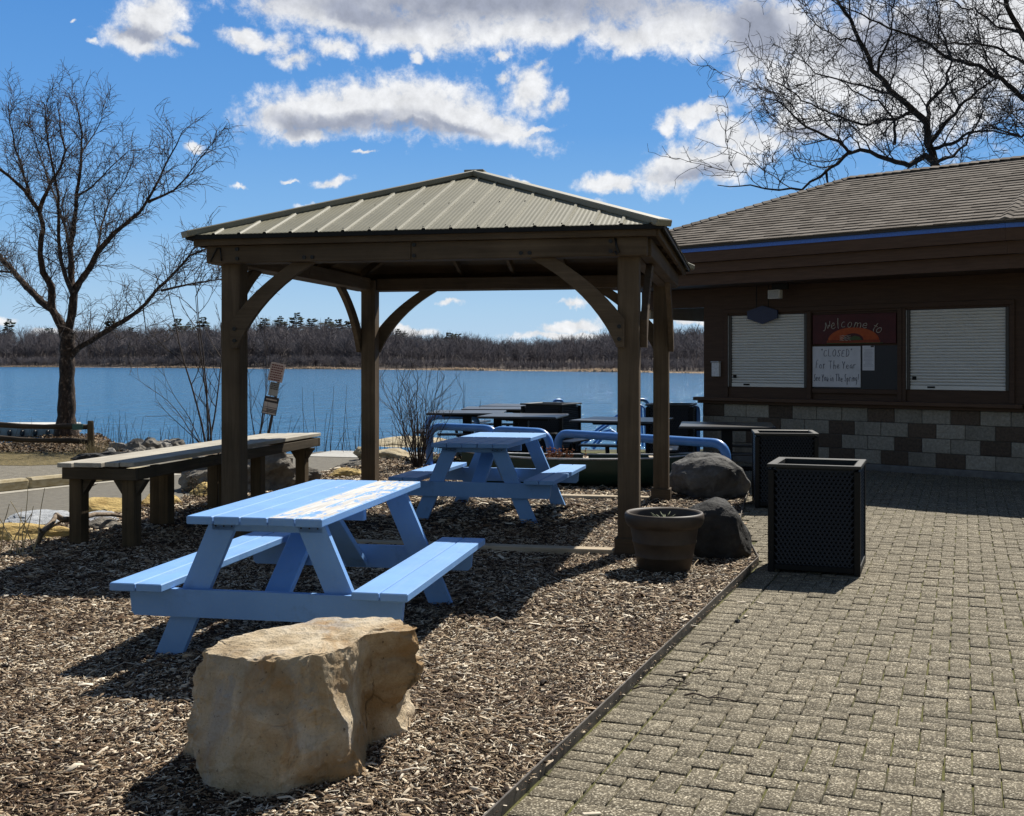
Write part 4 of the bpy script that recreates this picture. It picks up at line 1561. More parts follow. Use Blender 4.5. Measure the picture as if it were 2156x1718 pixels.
    run(OF - 0.014, -OL + 0.014, 3.085, 3.243, 0.03, brown_paint, 'fascia_board')
    run(OF - 0.095, -OL + 0.08, 2.925, 3.084, 0.03, brown_paint, 'fascia_board')
    run(OF - 0.185, -OL + 0.15, 2.745, 2.924, 0.03, brown_paint, 'fascia_board')
    so_ = MB()
    for (z, ya, yb, xa) in ((3.0865, OF - 0.044, OF - 0.096, -OL + 0.044), (2.9265, OF - 0.125, OF - 0.186, -OL + 0.11)):
        so_.box(xa, Lw + 0.2, -ya, -yb + 0.03, z, z + 0.006)
    so_.box(-OL + 0.181, Lw + 0.19, -(OF - 0.216), 0.038, 2.750, 2.762)
    so_.box(-OL + 0.181, -0.002, 0.040, 4.7, 2.750, 2.762)
    so_.box(0.0, 3.7, -(OF - 0.216), 0.038, 2.7505, 2.7625, M2)
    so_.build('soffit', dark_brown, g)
    bmn = MB()
    bmn.cbox(-1.26, -0.004, 0.05, 0.17, 2.45, 2.748, 0.005)
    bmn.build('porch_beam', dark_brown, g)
    bmn = MB()
    bmn.cbox(-1.26, -1.16, 0.18, 3.9, 2.30, 2.70, 0.005)
    bmn.build('porch_beam', M_wood('tan_porch_board', (0.36, 0.29, 0.21), (0.60, 0.50, 0.38), 'y', knots=False), g)
    # shingled roof: courses of separate tabs laid up each slope
    zE, run_, rise = 3.335, 3.02, 1.27
    sl_len = math.hypot(run_, rise)
    A = Vector((-OL - 0.04, -OF - 0.04, zE))
    Rr = Vector((Lw + math.tan(TURN / 2) * (OF + 0.04), -OF - 0.04, zE))
    rc = random.Random(5)

    def slope(orig, ux, ny, x_lo, x_hi, name, zoff=0.0):
        """orig at eave; ux along eave; ny inward; x_lo/x_hi(d): trims as functions of distance inward"""
        e = MB()
        ncs = 24
        nrm = (Vector((0, 0, run_)) - ny * rise).normalized()
        for c_ in range(ncs):
            d0, d1 = c_ / ncs * run_, (c_ + 1.25) / ncs * run_
            d1 = min(d1, run_)
            x = x_lo(d0) - rc.uniform(0, 0.3)
            while x < x_hi(d0):
                w_ = rc.uniform(0.16, 0.34)
                xa, xb = max(x, x_lo(d0)), min(x + w_, x_hi(d0))
                if xb - xa > 0.02:
                    e.t = rc.random()
                    th = 0.017 + rc.uniform(0, 0.006)
                    xa1, xb1 = max(xa, x_lo(d1)), min(xb, x_hi(d1))
                    if xb1 - xa1 < 0.005:
                        xa1 = xb1 = max(min((xa + xb) / 2, x_hi(d1)), x_lo(d1))
                        xb1 += 0.003

                    def pt(xx, d, h):
                        return orig + ux * xx + ny * d + Vector((0, 0, d / run_ * rise)) + nrm * h
                    vs = [pt(xa + 0.002, d0, 0.0), pt(xb - 0.002, d0, 0.0), pt(xb - 0.002, d0, th), pt(xa + 0.002, d0, th), pt(xa1 + 0.001, d1, 0.004), pt(xb1 - 0.001, d1, 0.004)]
                    e.add(vs, [(0, 1, 2, 3), (3, 2, 5, 4), (0, 3, 4), (1, 5, 2)])
                x += w_
        # decking below
        pts = [(x_lo(0), 0), (x_hi(0), 0), (x_hi(run_), run_), (x_lo(run_), run_)]
        e.t = 0.3
        e.add([orig + ux * a + ny * d + Vector((0, 0, d / run_ * rise)) - nrm * 0.004 for a, d in pts], [(0, 1, 2, 3)])
        return e.build(name, shingle, g)
    shingle, nt, b = new_mat('asphalt_shingles')
    v = coords(nt)
    f = tex(nt, v, 60, 6, 0.7)
    c = ramp(nt, math_node(nt, 'MULTIPLY_ADD', f, 0.5, math_node(nt, 'MULTIPLY', attr(nt, 'tone'), 0.6)), [(0.15, (0.10, 0.083, 0.067)), (0.5, (0.148, 0.126, 0.104)), (0.9, (0.205, 0.178, 0.15))])
    nt.links.new(c, b.inputs['Base Color'])
    b.inputs['Roughness'].default_value = 0.95
    b.inputs['Specular IOR Level'].default_value = 0.15
    bump(nt, b, f, 0.7, 0.006)
    X1 = (Rr - A).x
    kt = math.tan(TURN / 2)
    slope(A, Vector((1, 0, 0)), Vector((0, 1, 0)), lambda d: d, lambda d: X1 - kt * d, 'roof_slope')
    O2 = Rr.copy()
    slope(O2, u2, n2, lambda d: kt * d, lambda d: 4.2, 'roof_slope')
    B0 = A + Vector((0, 2 * run_, 0))
    slope(B0, Vector((0, -1, 0)), Vector((1, 0, 0)), lambda d: d, lambda d: 2 * run_ - d, 'roof_slope')
    bk = MB()
    ztop = Vector((0, 0, rise))
    p = [A + Vector((run_, run_, 0)) + ztop, A + Vector((X1 - kt * run_, run_, 0)) + ztop, A + Vector((X1, 2 * run_, 0)), B0]
    bk.add(p, [(0, 3, 2, 1)])
    q0 = O2 + u2 * (kt * run_) + n2 * run_ + ztop
    q1 = O2 + u2 * 4.2 + n2 * run_ + ztop
    bk.add([q0, q1, q1 + n2 * run_ - ztop, A + Vector((X1 - 2 * kt * run_, 2 * run_, 0))], [(3, 2, 1, 0)])
    bk.build('roof_slope', shingle, g)
    # hip and ridge caps
    cp = MB()

    def caps(p0, p1, wd=0.13):
        L = (p1 - p0).length
        d = (p1 - p0) / L
        s_ = d.cross(Vector((0, 0, 1))).normalized()
        n_ = int(L / 0.15)
        for i in range(n_):
            cp.t = rc.random()
            a0, a1 = p0 + d * (i * L / n_), p0 + d * ((i + 1.15) * L / n_)
            dz = Vector((0, 0, 1))
            vs = [a0 + s_ * wd - dz * 0.018, a0 + dz * 0.03, a0 - s_ * wd - dz * 0.018, a1 + s_ * wd - dz * 0.032, a1 + dz * 0.016, a1 - s_ * wd - dz * 0.032]
            cp.add(vs, [(0, 1, 4, 3), (1, 2, 5, 4), (0, 2, 1)])
    z2 = Vector((0, 0, 0.012))
    caps(A + z2, A + Vector((run_, run_, rise)) + z2)
    caps(A + Vector((run_, run_, rise)) + z2, A + Vector((X1 - kt * run_, run_, rise)) + z2)
    caps(O2 + z2, q0 + z2)
    caps(q0 + z2, q1 + z2)
    cp.build('ridge_caps', shingle, g)
    dr = run(OF + 0.03, -OL - 0.03, 3.302, 3.338, 0.05, M_plain('drip_edge_brown', (0.02, 0.016, 0.013), rough=0.5), 'drip_edge')
    return g


building()


def text(name, s, size, M, mat, parent, shear=0.0, rot=0.0, align='CENTER', ext=0.0008, bold=0.0, xs=1.0):
    cu = bpy.data.curves.new(name, 'FONT')
    cu.body = s
    cu.size = size
    cu.align_x = align
    cu.extrude = ext
    cu.shear = shear
    cu.offset = bold
    cu.materials.append(mat)
    tmp = bpy.data.objects.new(name, cu)
    COL.objects.link(tmp)
    me = bpy.data.meshes.new_from_object(tmp.evaluated_get(bpy.context.evaluated_depsgraph_get()))
    bpy.data.objects.remove(tmp)
    o = bpy.data.objects.new(name, me)
    COL.objects.link(o)
    o.parent = parent
    o.matrix_local = M @ Matrix.Rotation(rot, 4, 'Z') @ Matrix.Diagonal((xs, 1, 1, 1))
    return o


def bl_empty(name, x, y, z):
    return empty(name, T(x, y, z), BR)


STROKES = {
    'C': [[(.8, .85), (.5, 1), (.15, .75), (.05, .4), (.25, .05), (.6, 0), (.85, .2)]], 'L': [[(.15, 1), (.1, .5), (.12, 0), (.4, .03), (.75, .06)]],
    'O': [[(.5, 1), (.15, .8), (.05, .4), (.3, 0), (.7, .05), (.9, .45), (.75, .9), (.5, 1)]], 'S': [[(.8, .88), (.5, 1), (.2, .8), (.35, .55), (.7, .4), (.75, .12), (.4, 0), (.08, .15)]],
    'E': [[(.75, 1), (.15, .97), (.12, .5), (.15, 0), (.8, .03)], [(.13, .52), (.6, .54)]], 'D': [[(.15, 1), (.12, 0)], [(.05, .98), (.55, .92), (.88, .5), (.6, .08), (.08, 0)]],
    'F': [[(.8, 1), (.15, .96), (.13, .5), (.1, 0)], [(.13, .52), (.6, .56)]], 'T': [[(.0, .97), (.95, 1)], [(.5, .98), (.45, .5), (.48, 0)]], 'Y': [[(.05, 1), (.45, .5)], [(.9, 1), (.45, .5), (.3, 0)]],
    'W': [[(-.25, .25), (-.05, .12), (.12, .4), (.3, 1), (.38, .5), (.5, .1), (.65, .6), (.72, .15), (.95, .8)]],
    'o': [[(.5, .55), (.15, .45), (.1, .15), (.45, 0), (.8, .15), (.75, .45), (.5, .55)]], 'r': [[(.2, .55), (.2, 0)], [(.2, .35), (.45, .55), (.75, .5)]], 'h': [[(.2, 1), (.18, 0)], [(.18, .3), (.5, .55), (.75, .4), (.75, 0)]],
    'e': [[(.12, .28), (.8, .32), (.6, .55), (.2, .48), (.08, .2), (.4, 0), (.85, .12)]], 'a': [[(.75, .5), (.35, .55), (.08, .25), (.35, 0), (.75, .2), (.78, .52), (.85, 0)]],
    'u': [[(.15, .55), (.15, .15), (.45, 0), (.75, .2), (.78, .55), (.82, 0)]], 'i': [[(.4, .5), (.42, 0)], [(.41, .72), (.43, .76)]], 'n': [[(.18, .55), (.18, 0)], [(.18, .35), (.5, .56), (.78, .4), (.8, 0)]],
    'p': [[(.2, .55), (.15, -.4)], [(.18, .4), (.5, .56), (.85, .3), (.5, 0), (.18, .12)]], 'g': [[(.78, .5), (.3, .55), (.1, .25), (.4, .02), (.78, .25), (.8, .5), (.75, -.3), (.3, -.38)]],
    'l': [[(.4, 1), (.35, .5), (.4, .05), (.55, 0)]], 'c': [[(.8, .45), (.45, .55), (.12, .3), (.35, 0), (.85, .1)]], 'm': [[(.08, .55), (.08, 0)], [(.08, .4), (.3, .56), (.48, .4), (.5, 0)], [(.5, .4), (.72, .56), (.92, .4), (.95, 0)]],
    't': [[(.45, .85), (.42, .1), (.65, 0)], [(.15, .55), (.75, .57)]], '!': [[(.4, 1), (.38, .3)], [(.38, .05), (.4, .0)]], '"': [[(.25, 1.05), (.2, .85)], [(.55, 1.05), (.5, .85)]],
}


def handwrite(name, s, x0, z0, w, h, mat, parent, y, rad, seed, slant=0.1, arc=None):
    """letters drawn stroke by stroke, each a little different"""
    r = random.Random(seed)
    wd = [0.55 if c in ' "!il' else (1.1 if c in 'WmT' else 0.85) for c in s]
    k = w / sum(wd)
    x = x0
    mb = MB()
    for c, q in zip(s, wd):
        cw = q * k
        if c != ' ':
            dz, sc, rt = r.uniform(-0.04, 0.04) * h, r.uniform(0.88, 1.08), r.uniform(-0.05, 0.05)
            bx, bz = x, z0 + dz
            if arc:
                t = (x + cw / 2 - x0) / w
                a = math.pi * (arc[0] - (arc[0] - arc[1]) * t)
                rt += (a - math.pi / 2) * 0.5
                bx, bz = arc[2] * math.cos(a) - cw / 2, z0 + arc[3] * math.sin(a)
            for st in STROKES[c]:
                pts = []
                for (a_, b_) in st:
                    u, v = (a_ + r.uniform(-.03, .03)) * cw * 0.86, (b_ + r.uniform(-.03, .03)) * h * sc
                    u += v * slant
                    pts.append(Vector((bx + u * math.cos(rt) - v * math.sin(rt), y, bz + u * math.sin(rt) + v * math.cos(rt))))
                # round the corners of the stroke
                fine = [pts[0]]
                for i in range(1, len(pts) - 1):
                    fine += [pts[i].lerp(pts[i - 1], 0.3), pts[i].lerp(pts[i + 1], 0.3)]
                fine.append(pts[-1])
                mb.tube(fine, [rad * r.uniform(0.8, 1.15) for _ in fine], 5)
        x += cw
    return mb.build(name, mat, parent)


FACE = Matrix.Rotation(R(90), 4, 'X')        # text upright, reading towards -y of its parent


def wall_things():
    # painted welcome board
    s = bl_empty('welcome_sign', 2.60, 0.05, 1.83)
    tag(s, 'dark red painted board reading Welcome to over an orange sun, between the shutters', 'sign')
    mb = MB()
    mb.cbox(-0.655, 0.655, -0.022, 0.0, 0.0, 0.44, 0.004)
    mb.build('board', M_noise('sign_red', [(0.3, (0.045, 0.006, 0.008)), (0.7, (0.075, 0.010, 0.012))], scale=5, rough=0.5, bs=0.1), s)
    orange = M_noise('sign_orange', [(0.3, (0.30, 0.045, 0.012)), (0.7, (0.42, 0.09, 0.02))], scale=14, rough=0.6, bs=0.1)
    cream = M_plain('sign_cream', (0.50, 0.47, 0.40), rough=0.6)
    mb = MB()
    M = Matrix(((1, 0, 0, 0), (0, 0, -1, -0.0225), (0, 1, 0, 0), (0, 0, 0, 1)))
    arc = [(0.40 * math.cos(t), 0.055 + 0.185 * math.sin(t)) for t in [math.pi * i / 24 for i in range(25)]]
    arc2 = [(0.16 * math.cos(t), 0.055 + 0.10 * math.sin(t)) for t in [math.pi * i / 24 for i in range(24, -1, -1)]]
    mb.prism(arc + arc2, 0.0, 0.002, M)
    for k in range(3):
        mb.prism([(-0.42, 0.018 + k * 0.012), (0.42, 0.018 + k * 0.012), (0.42, 0.024 + k * 0.012), (-0.42, 0.024 + k * 0.012)], 0.0, 0.002, M)
    mb.build('sun_arch', orange, s)
    mb = MB()
    for k in range(4):
        pts = [(-0.21 + i * 0.012, 0.055 + k * 0.022 + 0.006 * math.sin(i * 1.2 + k)) for i in range(15)]
        mb.tube([(x, -0.0245, z) for x, z in pts], 0.0032, 5)
    mb.build('waves', cream, s)
    mb = MB()
    mb.prism([(-0.42, 0.004), (0.46, 0.004), (0.46, 0.014), (-0.42, 0.014)], 0.0, 0.002, M)
    mb.prism([(-0.06, 0.055), (0.14, 0.055), (0.10, 0.10), (0.02, 0.12), (-0.04, 0.09)], 0.0025, 0.004, M)
    mb.build('green_ground', M_plain('sign_green', (0.05, 0.075, 0.015), rough=0.6), s)
    handwrite('lettering', 'Welcome to', -0.5, 0.09, 1.0, 0.165, cream, s, -0.0255, 0.0045, 4, slant=0.25, arc=(0.84, 0.16, 0.47, 0.15))
    # handwritten closed notice
    paper = M_noise('notice_paper', [(0.3, (0.55, 0.55, 0.58)), (0.7, (0.66, 0.66, 0.69))], scale=6, rough=0.7, bs=0.1)
    ink = M_plain('marker_ink', (0.03, 0.035, 0.07), rough=0.6)
    s = bl_empty('closed_notice', 2.322, 0.053, 1.19)
    tag(s, 'white handwritten board saying closed for the year, under the red sign', 'notice')
    mb = MB()
    mb.cbox(-0.385, 0.385, -0.012, 0.0, 0.0, 0.605, 0.002)
    mb.build('sheet', paper, s)
    handwrite('lettering', '"CLOSED"', -0.25, 0.455, 0.52, 0.105, ink, s, -0.0135, 0.0036, 1)
    handwrite('lettering', 'For The Year', -0.33, 0.275, 0.66, 0.115, ink, s, -0.0135, 0.0034, 2, slant=0.0)
    handwrite('lettering', 'See You in The Spring!', -0.365, 0.085, 0.73, 0.115, ink, s, -0.0135, 0.0036, 3, slant=0.05)
    s = bl_empty('printed_notice', 2.826, 0.053, 1.44)
    tag(s, 'small white printed sheet taped up beside the closed board', 'notice')
    mb = MB()
    mb.cbox(-0.093, 0.093, -0.004, 0.0, 0.0, 0.36, 0.001)
    mb.build('sheet', paper, s)
    mb = MB()
    r = random.Random(2)
    for i in range(13):
        w_ = r.uniform(0.05, 0.075)
        mb.box(-w_, w_, -0.0048, -0.0042, 0.06 + i * 0.02, 0.065 + i * 0.02)
    mb.build('print_lines', M_plain('print_ink', (0.30, 0.30, 0.34), rough=0.8), s)
    mb = MB()
    mb.box(0.035, 0.085, -0.006, -0.0042, 0.338, 0.358)
    mb.build('tape', black_plastic, s)
    # dark blue plaque
    s = bl_empty('blue_plaque', 1.11, 0.006, 2.155)
    tag(s, 'dark blue hexagonal plaque hanging over the top of the first shutter', 'plaque')
    mb = MB()
    M = Matrix(((1, 0, 0, 0), (0, 0, -1, 0.0), (0, 1, 0, 0), (0, 0, 0, 1)))
    mb.prism([(-0.265, 0.085), (0, 0.0), (0.265, 0.085), (0.265, 0.205), (0, 0.285), (-0.265, 0.205)], 0.0, 0.03, M)
    mb.build('panel', M_plain('plaque_blue', (0.012, 0.022, 0.07), rough=0.5), s)
    mb = MB()
    mb.cbox(-0.11, -0.10, -0.02, -0.01, 0.26, 0.60, 0.002)
    mb.cbox(0.10, 0.11, -0.02, -0.01, 0.26, 0.60, 0.002)
    mb.build('hanger', black_metal, s)
    # floodlight box
    s = bl_empty('wall_light', 1.50, -0.30, 2.52)
    tag(s, 'small white box light fixed under the eaves above the first shutter', 'light')
    mb = MB()
    mb.cbox(-0.10, 0.10, -0.05, 0.05, 0.0, 0.135, 0.008)
    mb.build('housing', M_plain('light_white', (0.62, 0.60, 0.56), rough=0.4), s)
    mb = MB()
    mb.cbox(-0.085, 0.085, -0.056, -0.051, 0.014, 0.12, 0.002)
    mb.build('grille', M_noise('light_grille', [(0.4, (0.30, 0.29, 0.28)), (0.6, (0.46, 0.45, 0.43))], scale=90, rough=0.5), s)
    mb = MB()
    mb.cbox(-0.05, 0.22, -0.02, 0.02, 0.137, 0.229, 0.004)
    mb.build('bracket', black_metal, s)
    s = bl_empty('leaflet_box', 0.255, 0.038, 1.33)
    tag(s, 'white leaflet box on the wall at the lake end of the building', 'leaflet box')
    mb = MB()
    mb.cbox(-0.07, 0.07, -0.06, 0.0, 0.0, 0.225, 0.006)
    mb.build('box', M_plain('leaflet_white', (0.62, 0.63, 0.66), rough=0.4), s)
    mb = MB()
    mb.cbox(-0.078, 0.078, -0.075, 0.0, 0.227, 0.245, 0.004)
    mb.build('lid', M_plain('leaflet_lid', (0.5, 0.5, 0.52), rough=0.4), s)


wall_things()


# ------------------------------------------------------------------ terrace: black tables, blue rails, canoe
def make_black_table():
    t = empty('picnic_table')
    W, H = 1.18, 0.765
    h = W / 2
    perf = M_noise('perforated_black', [(0.4, (0.008, 0.008, 0.009)), (0.6, (0.02, 0.02, 0.021))], scale=120, rough=0.35, spec=0.5, bs=0.2, bd=0.003)
    mb = MB()
    mb.cbox(-h, h, -h, h, H - 0.035, H, 0.010)
    mb.build('top', perf, t)
    mb = MB()
    mb.cbox(-0.07, 0.07, -0.07, 0.07, 0.0, H - 0.036, 0.006)
    for s in (-1, 1):
        mb.cbox(-0.40, 0.40, *sorted((s * 0.09, s * 0.14)), H - 0.08, H - 0.036, 0.005)
    mb.build('pedestal', black_metal, t)
    for k in range(4):
        M = Matrix.Rotation(k * math.pi / 2, 4, 'Z')
        sb = MB()
        sb.cbox(-0.38, 0.38, h + 0.02, h + 0.23, 0.425, 0.455, 0.008, M)
        se = sb.build('seat', perf, t)
        ab = MB()
        p = [M @ Vector(q) for q in ((0, 0.075, 0.20), (0, 0.45, 0.20), (0, h + 0.12, 0.28), (0, h + 0.145, 0.424))]
        ab.tube(p, 0.03, 8)
        ab.build('seat_arm', black_metal, se)
    return tag(t, None, 'picnic table', 'black metal picnic tables on the terrace')


bt0 = make_black_table()
for i, (x, y, rz, lab) in enumerate((
        (1.55, 15.95, 22, 'black metal picnic table behind the longest blue rail, between the two gazebo posts'),
        (0.18, 17.2, 12, 'black metal picnic table in the middle of the terrace with a bin behind it'),
        (-0.72, 18.4, 4, 'black metal picnic table at the shrub end of the terrace, nearest the bare shrub'),
        (-0.25, 19.95, 3, 'black metal picnic table half hidden behind the terrace tables near the bare shrub'),
        (0.10, 21.3, 14, 'black metal picnic table nearest the water, its top highest of the stacked row'),
        (2.75, 14.6, 10, 'black metal picnic table between the domed dark boulder and the block wall'))):
    if i == 0:
        bt0.location = (x, y, 0)
        bt0.rotation_euler = (0, 0, R(-rz))
        bt0['label'] = lab
    else:
        dup(bt0, (x, y, 0), R(-rz), lab)


def bend(p0, p1, p2, r, n=7):
    """rounded corner p0-p1-p2"""
    p0, p1, p2 = Vector(p0), Vector(p1), Vector(p2)
    a, b = p1 + (p0 - p1).normalized() * r, p1 + (p2 - p1).normalized() * r
    return [(a.lerp(p1, t)).lerp(p1.lerp(b, t), t) for t in [i / n for i in range(n + 1)]]


def hoop(p0, p1, H, rad, r, label, group, name='hand_rail', z0=0.0):
    p0, p1 = Vector((*p0, z0)), Vector((*p1, z0))
    t0, t1 = p0 + Vector((0, 0, H)), p1 + Vector((0, 0, H))
    o = empty(name, p0)
    pts = [p0 - Vector((0, 0, 0.05))] + bend(p0, t0, t1, r) + bend(t0, t1, p1, r) + [p1 - Vector((0, 0, 0.05))]
    mb = MB()
    mb.tube([p - p0 for p in pts], rad, 14)
    mb.build('pipe', rail_blue, o)
    for q in (Vector((0, 0, 0)), p1 - p0):
        fl = MB()
        fl.tube([q + Vector((0, 0, 0.001)), q + Vector((0, 0, 0.016))], rad * 1.8, 14, smooth=False)
        fl.build('flange', rail_blue, o)
    return tag(o, label, 'rail', group)


GR = 'low blue pipe rails along the terrace edge'
hoop((-1.24, 17.15), (-0.22, 16.45), 0.60, 0.055, 0.22, 'low blue pipe rail nearest the bare shrub', GR)
hoop((-0.30, 16.30), (0.52, 15.55), 0.60, 0.055, 0.24, 'short low blue pipe rail directly behind the shaded picnic table', GR)
hoop((0.62, 15.45), (2.52, 13.40), 0.60, 0.055, 0.20, 'long low blue pipe rail passing behind both right gazebo posts', GR)
hoop((-1.45, 19.6), (-0.60, 19.9), 0.62, 0.05, 0.18, 'blue pipe rail under the far terrace tables by the water', GR)
GD = 'tall blue dock handrails at the water'
hoop((2.08, 20.0), (2.40, 20.1), 0.90, 0.03, 0.13, 'curved blue dock handrail showing just left of the far bin', GD, 'dock_rail')
hoop((3.02, 18.6), (3.10, 20.0), 0.80, 0.05, 0.10, 'blue pipe post at the far corner of the building, behind the bin', GD, 'dock_rail')
hoop((0.78, 21.3), (0.95, 21.4), 0.85, 0.03, 0.08, 'thin blue dock handrail peeping over the bin behind the terrace tables', GD, 'dock_rail')


def gangway():
    o = empty('gangway_rail', (1.25, 21.8, -0.1))
    mb = MB()
    for dy in (0.0, 0.55):
        pts = [(0.0, dy, 0.0), (0.45, dy + 0.05, 0.36), (1.1, dy + 0.15, 0.80), (1.22, dy + 0.15, 0.84), (1.30, dy + 0.15, 0.78), (1.33, dy + 0.15, 0.0)]
        mb.tube(pts, 0.022, 10)
        pts = [(0.30, dy, 0.0), (0.55, dy, 0.30), (0.68, dy, 0.34), (0.78, dy, 0.28), (0.82, dy, 0.0)]
        mb.tube(pts, 0.026, 10)
    mb.build('pipe', rail_blue, o)
    tag(o, 'sloping thin blue gangway rails over the water between bins and gazebo post', 'rail')


gangway()


def canoe():
    o = empty('canoe', (0.93, 14.40, 0.0), R(-4))
    tag(o, 'dark green canoe used as a planter, lying behind the shaded picnic table', 'canoe')
    L, W, H = 3.15, 0.74, 0.36
    n, m = 40, 14
    outer, inner = [], []
    for i in range(n + 1):
        t = -1 + 2 * i / n
        wd = max(0.012, (1 - abs(t) ** 2.4)) * W / 2
        sheer = H + 0.07 * abs(t) ** 3
        keel = 0.0 + 0.06 * abs(t) ** 6
        for k in range(m + 1):
            a = math.pi * k / m
            x = t * L / 2
            c, s = math.cos(a), math.sin(a)
            y = -wd * (abs(c) ** 0.55) * (1 if c >= 0 else -1)
            z = keel + (sheer - keel) * (1 - s ** 0.75)
            outer.append(Vector((x, y, z)))
            inner.append(Vector((x * 0.985, y * 0.955, z + (0.012 if 0 < k < m else 0.0))))
    hull = MB()
    w_ = m + 1
    fs = [(i * w_ + k, i * w_ + k + 1, (i + 1) * w_ + k + 1, (i + 1) * w_ + k) for i in range(n) for k in range(m)]
    hull.add(outer, fs, True)
    hull.add(inner, [f[::-1] for f in fs], True)
    hull.build('hull', M_noise('canoe_green', [(0.3, (0.010, 0.030, 0.020)), (0.7, (0.018, 0.045, 0.030))], scale=5, rough=0.4, spec=0.4, bs=0.1), o)
    gw = MB()
    for k in (0, m):
        gw.tube([outer[i * w_ + k] + Vector((0, 0, 0.004)) for i in range(n + 1)], 0.013, 8)
    gw.build('gunwale', M_plain('gunwale_alloy', (0.50, 0.50, 0.50), rough=0.35, metal=0.6), o)
    so_ = MB()
    pts = []
    for i in range(3, n - 2):
        t = -1 + 2 * i / n
        wd = (1 - abs(t) ** 2.4) * W / 2 * 0.86
        for y in (-wd, 0, wd):
            pts.append(Vector((t * L / 2 * 0.97, y, 0.27 + 0.03 * (y == 0) + 0.02 * fbm((t * 6, y * 9, 0), 3))))
    so_.add(pts, [(i * 3 + k, i * 3 + 3 + k, i * 3 + 4 + k, i * 3 + 1 + k) for i in range(len(pts) // 3 - 1) for k in range(2)], True)
    so_.build('soil', bedmat, o)
    white_ink = M_plain('paint_marker', (0.6, 0.6, 0.6), rough=0.6)
    th = MB()
    th.cbox(-0.035, 0.035, -W / 2 + 0.03, W / 2 - 0.03, 0.33, 0.352, 0.004)
    th.cbox(0.80, 0.86, -W / 2 + 0.09, W / 2 - 0.09, 0.34, 0.362, 0.004)
    th.build('thwart', M_plain('thwart_wood', (0.35, 0.28, 0.20), rough=0.7), o)
    # scrawled mark on the near side of the hull
    mk = MB()
    r = random.Random(9)

    def hullp(x, z):
        t = x / (L / 2)
        wd = (1 - abs(t) ** 2.4) * W / 2
        s_ = max(0.0, 1 - z / H) ** (1 / 0.75)
        return Vector((x, -wd * (max(0.0, 1 - s_ * s_) ** 0.275) - 0.004, z))
    for cx_ in (-0.36, -0.31, -0.26, -0.22):
        mk.tube([hullp(cx_ + 0.017 * math.cos(a), 0.225 + 0.022 * math.sin(a)) for a in [0.6 + i * 0.6 for i in range(9)]], 0.0028, 5)
    mk.tube([hullp(-0.33 + 0.02 * i, 0.285 - 0.006 * (i % 2)) for i in range(4)], 0.0028, 5)
    mk.tube([hullp(-0.41, 0.25), hullp(-0.40, 0.21)], 0.004, 5)
    mk.build('scrawl', white_ink, o)


canoe()
#PART4
# ------------------------------------------------------------------ branches
class Twigs:
    """many tapering tubes gathered into one mesh"""

    def __init__(s):
        s.V, s.F, s.n = [], {3: [], 4: [], 5: [], 6: [], 10: []}, 0

    def add(s, pts, rad, k=4):
        P = np.array([tuple(p) for p in pts], dtype=np.float64)
        m = len(P)
        T_ = np.gradient(P, axis=0)
        T_ /= np.linalg.norm(T_, axis=1)[:, None] + 1e-9
        ref = np.array([0.31, 0.84, 0.44]) if abs(T_[0, 2]) > 0.8 else np.array([0.1, 0.2, 0.97])
        u = np.cross(T_, ref)
        u /= np.linalg.norm(u, axis=1)[:, None] + 1e-9
        w = np.cross(T_, u)
        a = np.arange(k) * 2 * math.pi / k
        rad = np.asarray(rad, dtype=np.float64) * np.ones(m)
        ring = P[:, None] + rad[:, None, None] * (np.cos(a)[None, :, None] * u[:, None] + np.sin(a)[None, :, None] * w[:, None])
        s.V.append(ring.reshape(-1, 3))
        i = np.arange(m - 1)[:, None] * k
        j = np.arange(k)[None]
        j2 = (j + 1) % k
        f = np.stack([i + j, i + j2, i + k + j2, i + k + j], -1).reshape(-1, 4) + s.n
        s.F.setdefault('q', []).append(f)
        s.n += m * k

    def build(s, name, mat, parent=None, smooth=True):
        return np_mesh(name, np.concatenate(s.V), [np.concatenate(s.F['q'])], mat, parent, smooth=smooth)


def wander(r, p, d, L, n, wob, grav):
    pts = [Vector(p)]
    d = Vector(d).normalized()
    for i in range(n):
        d = (d + Vector((r.gauss(0, wob), r.gauss(0, wob), r.gauss(0, wob) + grav * (i + 1) / n))).normalized()
        pts.append(pts[-1] + d * (L / n))
    return pts


def side_dir(r, t, up, spread):
    t = Vector(t).normalized()
    o = t.orthogonal().normalized()
    o = (Matrix.Rotation(r.uniform(0, 6.283), 3, t) @ o)
    return (t * (1 - spread) + o * spread + Vector((0, 0, up))).normalized()


def bark_mat(name, stops, scale=12, stretch=(1, 1, 0.35)):
    return M_noise(name, stops, scale=scale, stretch=stretch, rough=0.95, bs=1.0, bd=0.04, fine=60)


